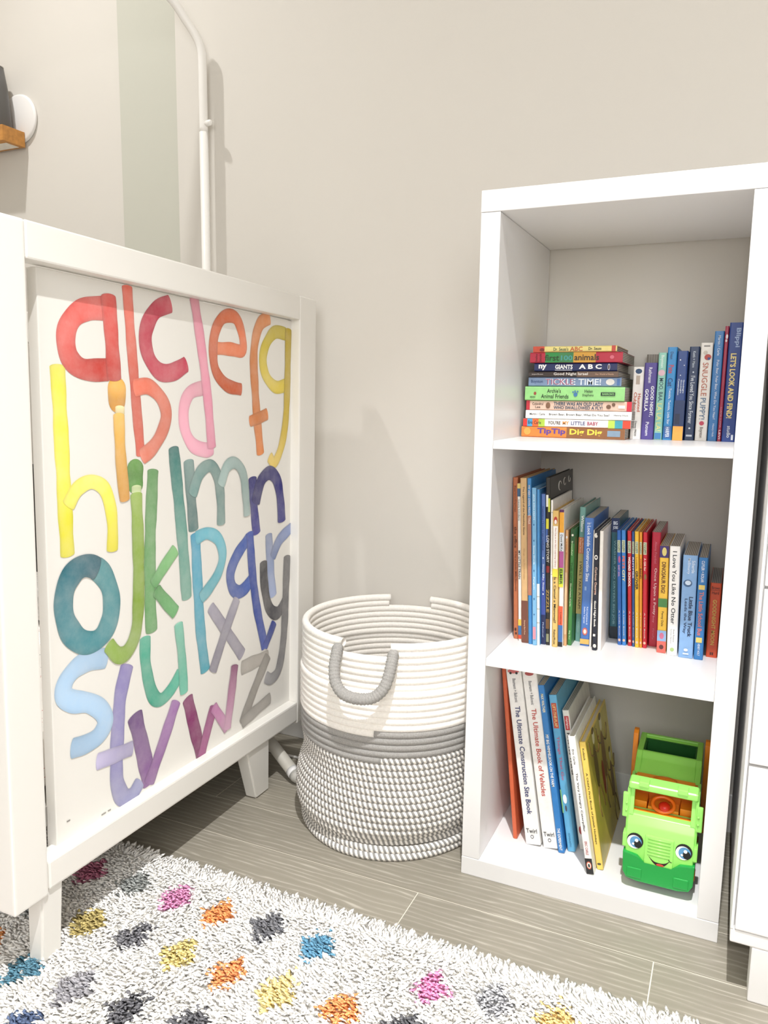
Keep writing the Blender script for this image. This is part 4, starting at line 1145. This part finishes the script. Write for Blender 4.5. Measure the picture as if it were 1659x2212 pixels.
    (0.2100, 0.2164, -0.168, 0.1956, -0.0118, 0.16, '2b62b0', gold('b', [('dot', 0.25, 0.6, 0.03, 0.3, 'b05a8a'), ('text', 'BABY SEAL', 0.3, 0.40, 0.25, 0.7, 'd8a0b8')]), 'royal blue thin picture book, first of the uniform spined set', 'hard'),
    (0.2168, 0.2238, -0.167, 0.1961, -0.0118, 0.16, '3f84cc', gold('b', [('text', 'PETS', 0.22, 0.33, 0.2, 0.8, 'e8703c', 0.03), ('text', 'CITY', 0.34, 0.44, 0.2, 0.8, 'f2e6a0', 0.03)]), 'sky blue thin picture book, second of the uniform spined set', 'hard'),
    (0.2262, 0.2330, -0.166, 0.1955, -0.0118, 0.16, 'c02430', gold('b', [('text', 'WIZARD SCHOOL', 0.22, 0.48, 0.2, 0.78, 'f4f0e8', 0.03)]), 'scarlet thin picture book in the middle of the uniform spined set', 'hard'),
    (0.2334, 0.2376, -0.167, 0.1951, -0.0116, 0.16, '2f5590', gold('b', [('text', 'RHYMES', 0.22, 0.40, 0.2, 0.8, 'e8e4f0', 0.02)]), 'narrow navy picture book left of the yellow one in the uniform set', 'hard'),
    (0.2380, 0.2448, -0.169, 0.1960, -0.0116, 0.16, 'e8b93a', gold('b', [('text', 'Lovable', 0.22, 0.32, 0.3, 0.7, 'a86a2a'), ('text', 'GROVER', 0.335, 0.50, 0.2, 0.82, '2a2420', 0.035)]), 'yellow thin picture book in the uniform spined set', 'hard'),
    (0.2451, 0.2496, -0.168, 0.1955, -0.0112, 0.16, 'e2952e', gold('b', [('text', 'FIVE', 0.23, 0.30, 0.25, 0.75, 'c0502e', 0.02), ('text', 'BAND', 0.31, 0.40, 0.2, 0.8, '4a2418', 0.03)]), 'narrow orange picture book right of the yellow one in the uniform set', 'hard'),
    (0.2499, 0.2568, -0.167, 0.1953, -0.0105, 0.16, 'c42336', gold('b', [('text', 'A Gift for', 0.22, 0.33, 0.25, 0.75, 'f4e8dc', 0.01), ('dot', 0.38, 0.6, 0.025, 0.3, '8a6a40')]), 'scarlet thin picture book, last of the uniform spined set', 'hard'),
    (0.2576, 0.2720, -0.151, 0.1942, -0.0055, 0.135, 'b3203c', [('text', 'Alona Frankel', 0.08, 0.27, 0.36, 0.62, 'c86a80'), ('text', 'Once Upon a Potty', 0.31, 0.72, 0.34, 0.7, 'f0d8dc', 0.012), ('text', 'boy', 0.73, 0.79, 0.34, 0.6, 'd88a9a'), ('text', 'Firefly', 0.84, 0.94, 0.36, 0.6, 'c86a80')], 'thick dark red board book right of the uniform spined set', 'board'),
    (0.2736, 0.2878, -0.179, 0.1778, -0.0055, 0.135, 'e9bd45', [('band', 0.0, 0.11, '3a2a6a'), ('dot', 0.055, 0.5, 0.04, 0.25, 'd8c87a'), ('text', 'DINOSAUR DIG!', 0.15, 0.44, 0.26, 0.72, '5a2f1c', 0.02), ('band', 0.49, 0.57, '4a8248'), ('text', 'Penny Dale', 0.61, 0.75, 0.34, 0.64, '3a2a1c', 0.008), ('band', 0.79, 0.89, '88a8d0'), ('dot', 0.84, 0.5, 0.03, 0.25, 'c06a8a'), ('band', 0.89, 1.0, 'd8665c'), ('dot', 0.945, 0.5, 0.022, 0.25, '5a2a2a')], 'yellow board book with a purple cap and green band on the middle shelf', 'board'),
    (0.2897, 0.3058, -0.186, 0.1796, -0.0062, 0.135, 'efedea', [('text', 'I Love You Like No Otter', 0.045, 0.71, 0.3, 0.7, '26292e', 0.012), ('text', 'Rose Rossner', 0.76, 0.88, 0.55, 0.7, '8a8a8a'), ('text', 'Sydney Hanson', 0.755, 0.89, 0.28, 0.44, '8a8a8a'), ('dot', 0.945, 0.5, 0.018, 0.2, 'a8c080')], 'white board book with large black serif title near the right of the middle shelf', 'board'),
    (0.3075, 0.3296, -0.189, 0.1678, -0.0030, 0.135, '84abd8', [('text', 'Schertle', 0.05, 0.17, 0.62, 0.84, 'dfe9f4', 0.01), ('text', 'McElmurry', 0.03, 0.18, 0.30, 0.52, 'dfe9f4', 0.01), ('dot', 0.27, 0.4, 0.035, 0.3, '44648c'), ('dot', 0.265, 0.42, 0.022, 0.2, 'c8d8ea'), ('text', 'Little Blue Truck', 0.40, 0.79, 0.54, 0.82, '1f3050', 0.02), ('text', 'Leads the Way', 0.42, 0.76, 0.2, 0.45, '2a3c5e', 0.012), ('dot', 0.92, 0.5, 0.014, 0.14, 'e4ecf6'), ('band', 0.95, 0.965, 'd4e0ee', 0.3, 0.7)], 'thick powder blue board book near the right end of the middle shelf', 'board'),
    (0.3306, 0.3446, -0.189, 0.1659, -0.0030, 0.135, '3277b6', [('text', 'CUYLER + KOLAR', 0.03, 0.24, 0.34, 0.66, 'e8eef4', 0.012), ('band', 0.265, 0.31, 'e2c870', 0.15, 0.8), ('text', 'The Little School Bus', 0.33, 0.76, 0.26, 0.72, 'd87a70', 0.02), ('band', 0.78, 0.83, 'e2c870', 0.15, 0.8), ('text', 'HENRY HOLT', 0.84, 0.96, 0.36, 0.62, 'dfe8f0', 0.008)], 'medium blue board book with salmon title beside the powder blue one', 'board'),
    (0.3478, 0.3648, -0.167, 0.1226, -0.0010, 0.13, 'd2512e', [('htext', 'Brown', 0.045, 0.085, 0.15, 0.85, '5a2418', 0.012), ('band', 0.095, 0.1, '5a2418', 0.1, 0.9), ('htext', 'Hurd', 0.11, 0.15, 0.2, 0.8, '5a2418', 0.012), ('text', 'GOODNIGHT MOON', 0.22, 0.83, 0.32, 0.68, 'd8b85a', 0.02), ('band', 0.93, 0.965, '4a1c14', 0.35, 0.47), ('band', 0.93, 0.965, '4a1c14', 0.52, 0.64)], 'small orange red board book at the right end of the middle shelf', 'board'),
]


def dark_cover_art(co, hw, h, d):
    # white loops drawn on the black cover that shows above its neighbours
    M = paint('c9c6bf')
    for a0, yc, zc, r in ((0.3, 0.075, h - 0.020, 0.011), (1.2, 0.115, h - 0.016, 0.009), (2.0, 0.155, h - 0.015, 0.008)):
        tube('drawn_loop', [(hw + 0.0003, yc + r * math.cos(a0 + k * 0.5), zc + r * 0.7 * math.sin(a0 + k * 0.5)) for k in range(10)], 0.0009, M, co, seg=6)


for q in mid_row:
    x0, x1, y, h, dx, d, c, deco, lab, kind = q
    book(((x0 + x1) / 2, y, S2 + 0.0002), x1 - x0 - 0.0003, h, d, c, lab, deco, dx=dx, kind=kind, group=G2, art=dark_cover_art if lab.startswith('tall black') else None)

# --- leaning row in the bottom compartment
G3 = 'large books leaning in the bottom compartment'


def holiday_art(co, hw, h, d):
    """sketchy dancing figures on the olive-yellow front cover"""
    x = hw + 0.0004
    M1, M2, M3, M4 = paint('8a6b3c'), paint('9c4432'), paint('e0d6b4'), paint('6e5c36')
    mesh_obj('cover_print', [(x - 0.0002, 0.004, 0.004), (x - 0.0002, d - 0.004, 0.004), (x - 0.0002, d - 0.004, h - 0.004), (x - 0.0002, 0.004, h - 0.004)], [(0, 1, 2, 3)], mat('olive_yellow_wash', 'c4b24a', 0.35, var=0.38, scale=9), co)

    def fig(yc, zc, s, body):
        disc('figure_body', (x, yc, zc), 0.016 * s, 0.042 * s, body, co, plane='yz')
        disc('figure_head', (x + 0.0001, yc + 0.004 * s, zc + 0.056 * s), 0.011 * s, 0.014 * s, M3, co, plane='yz')
        disc('figure_hair', (x + 0.0002, yc + 0.004 * s, zc + 0.067 * s), 0.010 * s, 0.006 * s, M4, co, plane='yz')
        for pts in ([(yc - 0.006 * s, zc - 0.036 * s), (yc - 0.018 * s, zc - 0.066 * s), (yc - 0.01 * s, zc - 0.092 * s)], [(yc + 0.006 * s, zc - 0.036 * s), (yc + 0.02 * s, zc - 0.06 * s), (yc + 0.028 * s, zc - 0.088 * s)], [(yc - 0.012 * s, zc + 0.026 * s), (yc - 0.034 * s, zc + 0.036 * s), (yc - 0.04 * s, zc + 0.062 * s)], [(yc + 0.012 * s, zc + 0.026 * s), (yc + 0.034 * s, zc + 0.016 * s), (yc + 0.048 * s, zc + 0.04 * s)]):
            tube('figure_limb', catmull([(x, a, b_) for a, b_ in pts], 4), 0.0016 * s, M4 if body is not M4 else M1, co, seg=5)
    fig(0.055, h * 0.70, 0.9, M4)
    fig(0.125, h * 0.66, 1.0, M1)
    disc('figure_sash', (x + 0.0002, 0.10, h * 0.52), 0.010, 0.03, M2, co, plane='yz')
    fig(0.17, h * 0.36, 0.8, M1)


bot_row = [
    (0.0642, 0.0718, -0.248, 0.318, -0.0330, 0.19, 'c9603c', [], 'orange spined large book at the far left of the bottom compartment', 'hard'),
    (0.0885, 0.1147, -0.255, 0.318, -0.0490, 0.20, 'e9e7e4', [('dot', 0.04, 0.5, 0.012, 0.38, 'c96a6a'), ('dot', 0.05, 0.3, 0.007, 0.08, '2a2a2a'), ('dot', 0.05, 0.7, 0.007, 0.08, '2a2a2a'), ('text', 'Baumann + Balicevic', 0.08, 0.21, 0.38, 0.6, '6a6a6e'), ('text', 'The Ultimate Construction Site Book', 0.23, 0.83, 0.34, 0.68, '2a3166', 0.012), ('htext', 'Twirl', 0.91, 0.935, 0.14, 0.86, '2a2a2a', 0.01), ('dot', 0.955, 0.5, 0.01, 0.11, '55555a'), ('dot', 0.955, 0.5, 0.006, 0.07, 'e9e7e4')], 'thick white book with a navy blue title leaning in the bottom compartment', 'board'),
    (0.1185, 0.1435, -0.253, 0.318, -0.0520, 0.20, 'e9e7e4', [('dot', 0.04, 0.5, 0.012, 0.3, 'a84a4a'), ('text', 'Baumann + Balicevic', 0.08, 0.21, 0.38, 0.6, '6a6a6e'), ('text', 'The Ultimate Book of Vehicles', 0.23, 0.71, 0.34, 0.68, 'b8463c', 0.012), ('htext', 'Twirl', 0.91, 0.935, 0.14, 0.86, '2a2a2a', 0.01), ('dot', 0.955, 0.5, 0.01, 0.11, '55555a'), ('dot', 0.955, 0.5, 0.006, 0.07, 'e9e7e4')], 'thick white book with a red title leaning in the bottom compartment', 'board'),
    (0.1445, 0.1555, -0.257, 0.2905, -0.0478, 0.19, '2f78ba', [('text', 'MAX WALTHER', 0.05, 0.16, 0.3, 0.72, 'f0e8b8', 0.01), ('text', 'MY BIG WIMMELBOOK-ON THE FARM', 0.29, 0.60, 0.3, 0.74, 'f4f4ee', 0.014), ('text', 'THE EXPERIMENT', 0.85, 0.985, 0.3, 0.72, 'f4f4ee', 0.012)], 'bright blue slim spine leaning beside the two thick white books', 'board'),
    (0.1582, 0.1716, -0.246, 0.2726, -0.0452, 0.18, '5fa8cf', [('band', 0.05, 0.21, 'b8503c', 0.2, 0.85), ('text', 'LIFT-THE-FLAP', 0.06, 0.2, 0.36, 0.7, 'e6d08a', 0.008), ('text', 'Things That Go', 0.26, 0.54, 0.3, 0.74, 'b8688a', 0.02), ('dot', 0.66, 0.5, 0.03, 0.25, 'e4ecf0'), ('dot', 0.72, 0.5, 0.02, 0.12, '4a4a5a'), ('band', 0.6, 0.75, '7fb87a', 0.0, 0.15), ('text', 'SCHOLASTIC', 0.88, 0.97, 0.38, 0.6, '2f6a8a')], 'light blue spine with pink title leaning in the bottom compartment', 'board'),
    (0.1752, 0.1867, -0.231, 0.2437, -0.0415, 0.18, 'e4e0d8', [('band', 0.04, 0.14, 'c23a40', 0.2, 0.85), ('text', 'Highlights', 0.05, 0.13, 0.36, 0.7, 'f2e4e0'), ('text', 'First 100 Words', 0.16, 0.46, 0.3, 0.8, '2a2826', 0.03), ('dot', 0.86, 0.6, 0.03, 0.3, 'a8342e')], 'white spine with a red label leaning behind the thin white book', 'board'),
    (0.1988, 0.2105, -0.296, 0.2284, -0.0420, 0.19, 'efedea', [('text', 'Eric Carle', 0.09, 0.20, 0.34, 0.62, '4a4a4e'), ('text', 'The Very Hungry Caterpillar', 0.26, 0.69, 0.32, 0.68, '2f2f33', 0.01), ('text', 'ERIC CARLE', 0.76, 0.86, 0.3, 0.66, 'a84a50', 0.012), ('band', 0.885, 1.0, '1e1c1c'), ('dot', 0.935, 0.5, 0.028, 0.34, 'd4664a'), ('dot', 0.935, 0.5, 0.021, 0.25, 'efe6dc'), ('dot', 0.937, 0.5, 0.014, 0.13, '1e1c1c')], 'thin white book with a black foot pulled forward in the bottom compartment', 'hard'),
    (0.2116, 0.2222, -0.277, 0.2146, -0.0400, 0.20, 'e6c660', [('text', 'Kolatch', 0.05, 0.14, 0.36, 0.66, '3a3424', 0.012), ('text', "A Child's First Book of Jewish Holidays", 0.24, 0.80, 0.34, 0.68, '2f2a1c', 0.012), ('dot', 0.955, 0.5, 0.008, 0.3, '4a4430')], 'yellow book with dancing figures on its cover, rightmost of the leaning row', 'hard'),
]
for q in bot_row:
    x0, x1, y, h, dx, d, c, deco, lab, kind = q
    # the row leans left: feet are further right than heads
    book(((x0 + x1) / 2, y, S3 + 0.0003), x1 - x0 - 0.0003, h, d, c, lab, deco, dx=dx, kind=kind, group=G3, art=holiday_art if lab.startswith('yellow book') else None)

# ------------------------------------------------------------------ toy truck
G_LIGHT = mat('light_green_plastic', '9fe873', 0.28)
G_BODY = mat('grass_green_plastic', '8ed157', 0.35)
G_DARK = mat('deep_green_plastic', '1f9c45', 0.3)
ORANGE = mat('orange_plastic', 'ee8a1d', 0.3)
TYRE = mat('black_tyre_plastic', '1c1d1c', 0.5)
trk = thing('toy_truck', 'bright green toy truck with a smiling face and orange cab in the bottom compartment', 'toy truck', (0.3055, -0.300, S3 + 0.0002))
bp = [(-0.0515, 0.028), (-0.046, 0.018), (-0.030, 0.015), (0.030, 0.015), (0.046, 0.018), (0.0515, 0.028), (0.0525, 0.061), (0.031, 0.058), (0.020, 0.047), (-0.020, 0.047), (-0.031, 0.058), (-0.0525, 0.061)]
bumper = prism('bumper', bp, 1, -0.006, 0.05, G_DARK, trk, bevel=0.002)
for s in (-1, 1):
    box('bumper_pad', (s * 0.034 - 0.011, -0.0075, 0.021), (s * 0.034 + 0.011, -0.003, 0.037), G_DARK, bumper, bevel=0.0014)
cab = prism('cab_front', [(-0.001, 0.046), (-0.002, 0.088), (0.001, 0.104), (0.008, 0.119), (0.030, 0.121), (0.030, 0.046)], 0, -0.0495, 0.0495, G_LIGHT, trk, bevel=0.003, seg=3)
smooth_by_angle(cab, 0.5)
chin = box('chin', (-0.021, -0.0045, 0.044), (0.021, 0.004, 0.094), G_LIGHT, trk, bevel=0.002)
for k in range(6):
    z = 0.064 + k * 0.0052
    tube('grille_bar', [(-0.0165, -0.0045, z), (0.0165, -0.0045, z)], 0.0013, G_LIGHT, chin, seg=8)
for s in (-1, 1):
    box('cab_side', (s * 0.0495 - 0.0025, 0.006, 0.05), (s * 0.0495 + 0.0025, 0.070, 0.160), G_LIGHT, trk, bevel=0.002)
    prism('windscreen_pillar', [(0.006, 0.117), (0.012, 0.166), (0.022, 0.166), (0.018, 0.117)], 0, s * 0.0455 - 0.004, s * 0.0455 + 0.004, G_LIGHT, trk, bevel=0.001)
    mir = box('side_mirror', (s * 0.0535 - 0.0045, 0.004, 0.112), (s * 0.0535 + 0.0045, 0.010, 0.152), G_LIGHT, trk, bevel=0.002)
    for z in (0.124, 0.136):
        tube('rivet', [(s * 0.052, 0.0045, z), (s * 0.052, 0.0025, z)], [0.0022, 0.0016], G_LIGHT, mir, seg=8)
    prism('lift_arm', [(0.120, 0.05), (0.132, 0.12), (0.130, 0.150), (0.134, 0.196), (0.140, 0.201), (0.150, 0.201), (0.156, 0.196), (0.156, 0.165), (0.146, 0.148), (0.146, 0.05)], 0, s * 0.0565 - 0.004, s * 0.0565 + 0.004, ORANGE, trk, bevel=0.0015)
    box('step', (s * 0.0515 - 0.003, -0.001, 0.066), (s * 0.0515 + 0.003, 0.02, 0.088), G_LIGHT, trk, bevel=0.0012)
visor = box('visor', (-0.0505, 0.002, 0.161), (0.0505, 0.030, 0.173), G_LIGHT, trk, bevel=0.004, seg=3)
for s in (-1, 1):
    box('hinge', (s * 0.028 - 0.0075, 0.0, 0.168), (s * 0.028 + 0.0075, 0.016, 0.1765), G_LIGHT, visor, bevel=0.0015)
hatch = prism('cab_roof', [(0.028, 0.157), (0.028, 0.168), (0.054, 0.1665), (0.060, 0.157)], 0, -0.0435, 0.0435, ORANGE, trk, bevel=0.0012)
tube('hatch_rib', [(0.019 * math.cos(a), 0.034 + 0.016 * math.sin(a), 0.1688 - 0.0006 * math.sin(a)) for a in [math.pi * k / 16 for k in range(17)]], 0.0009, mat('dark_orange_plastic', 'b5641a', 0.4), hatch, seg=6)
box('dashboard', (-0.046, 0.018, 0.114), (0.046, 0.030, 0.1205), ORANGE, trk, bevel=0.001)
seat = box('seat_back', (-0.024, 0.056, 0.10), (0.024, 0.064, 0.158), mat('brown_orange_plastic', 'cf6f18', 0.4), trk, bevel=0.001)
for s in (-1, 1):
    box('seat', (s * 0.035 - 0.0105, 0.032, 0.10), (s * 0.035 + 0.0105, 0.060, 0.130), ORANGE, trk, bevel=0.001)
box('seat', (-0.023, 0.031, 0.10), (0.023, 0.056, 0.124), mat('yellow_orange_plastic', 'f5a02c', 0.3), trk, bevel=0.001)
box('cab_back', (-0.047, 0.060, 0.05), (0.047, 0.066, 0.158), mat('brown_orange_plastic', 'cf6f18', 0.4), trk)
wh = tube('steering_wheel', [(0.016 * math.cos(a), 0.030 + 0.009 * math.sin(a), 0.132 + 0.008 * math.sin(a)) for a in [2 * math.pi * k / 28 for k in range(28)]], 0.003, mat('amber_plastic', 'e8691c', 0.25), trk, seg=8, closed=True)
tube('horn', [(0.002, 0.028, 0.124), (0.002, 0.025, 0.133), (0.002, 0.024, 0.136)], [0.008, 0.0085, 0.004], mat('red_plastic', 'd8261c', 0.3), wh, seg=16)
body = prism('hopper_body', [(0.064, 0.036), (0.064, 0.157), (0.092, 0.174), (0.100, 0.1835), (0.105, 0.1835), (0.105, 0.10), (0.160, 0.10), (0.160, 0.1875), (0.168, 0.187), (0.173, 0.178), (0.173, 0.036)], 0, -0.048, 0.048, G_BODY, trk, bevel=0.002)
for s in (-1, 1):
    prism('hopper_side', [(0.062, 0.036), (0.062, 0.156), (0.090, 0.174), (0.099, 0.1838), (0.166, 0.1878), (0.166, 0.036)], 0, s * 0.0455 - 0.0045, s * 0.0455 + 0.0045, G_BODY, body, bevel=0.0016)
box('hopper_floor', (-0.041, 0.1055, 0.1005), (0.041, 0.1595, 0.103), mat('shaded_inner_green', '14531b', 0.5), body)  # shade of the opening put into the colour: liner darker than the body
box('hopper_inside', (-0.041, 0.156, 0.103), (0.041, 0.1598, 0.181), mat('shaded_inner_green', '14531b', 0.5), body)
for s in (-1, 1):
    box('hopper_inside', (s * 0.0395 - 0.0012, 0.1055, 0.103), (s * 0.0395 + 0.0012, 0.156, 0.180), mat('shaded_inner_green', '14531b', 0.5), body)
box('chassis', (-0.038, 0.01, 0.014), (0.038, 0.168, 0.046), TYRE, trk)
for yy in (0.040, 0.140):
    for s in (-1, 1):
        w_ = tube('wheel', [(s * 0.037, yy, 0.022), (s * 0.0385, yy, 0.022), (s * 0.050, yy, 0.022), (s * 0.0515, yy, 0.022)], [0.020, 0.022, 0.022, 0.019], TYRE, trk, seg=28)
        tube('hub_cap', [(s * 0.0515, yy, 0.022), (s * 0.053, yy, 0.022)], [0.011, 0.008], ORANGE, w_, seg=16)
# face decals
for s in (-1, 1):
    cx, cz, y = s * 0.0355, 0.0785, -0.0024
    e = disc('eye', (cx, y, cz + 0.0012), 0.0122, 0.0130, paint('1a1a1c'), trk)
    disc('eye_white', (cx - 0.001, y - 0.0002, cz - 0.0008), 0.0108, 0.0110, paint('f3f3f3'), e)
    disc('iris', (cx + 0.0012, y - 0.0004, cz - 0.0004), 0.0088, 0.0094, paint('5c96c4'), e)
    disc('pupil', (cx + 0.0042, y - 0.0006, cz - 0.0030), 0.0056, 0.0066, paint('15161a'), e)
    disc('glint', (cx + 0.0022, y - 0.0008, cz + 0.0026), 0.0026, 0.0028, paint('f8f8f8'), e)
    disc('glint', (cx - 0.0026, y - 0.0008, cz - 0.0040), 0.0018, 0.0019, paint('f8f8f8'), e)
y = -0.0049
up = catmull([(-0.014, y, 0.0610), (-0.006, y, 0.0545), (0.004, y, 0.0535), (0.011, y, 0.0555), (0.0165, y, 0.0602)], 6)
lo = catmull([(-0.014, y, 0.0604), (-0.006, y, 0.0510), (0.003, y, 0.0475), (0.010, y, 0.0510), (0.0165, y, 0.0596)], 6)
n = len(up)
mouth = mesh_obj('mouth', [*up, *lo], [(i, i + 1, n + i + 1, n + i) for i in range(n - 1)], paint('2a1416'), trk)
tube('mouth_corner', [(0.0145, y, 0.0625), (0.0163, y, 0.0600), (0.0195, y, 0.0588)], 0.0005, paint('2a1416'), mouth, seg=6)
disc('tongue', (0.003, y - 0.0002, 0.0502), 0.0055, 0.0022, paint('cf4a3e'), mouth)
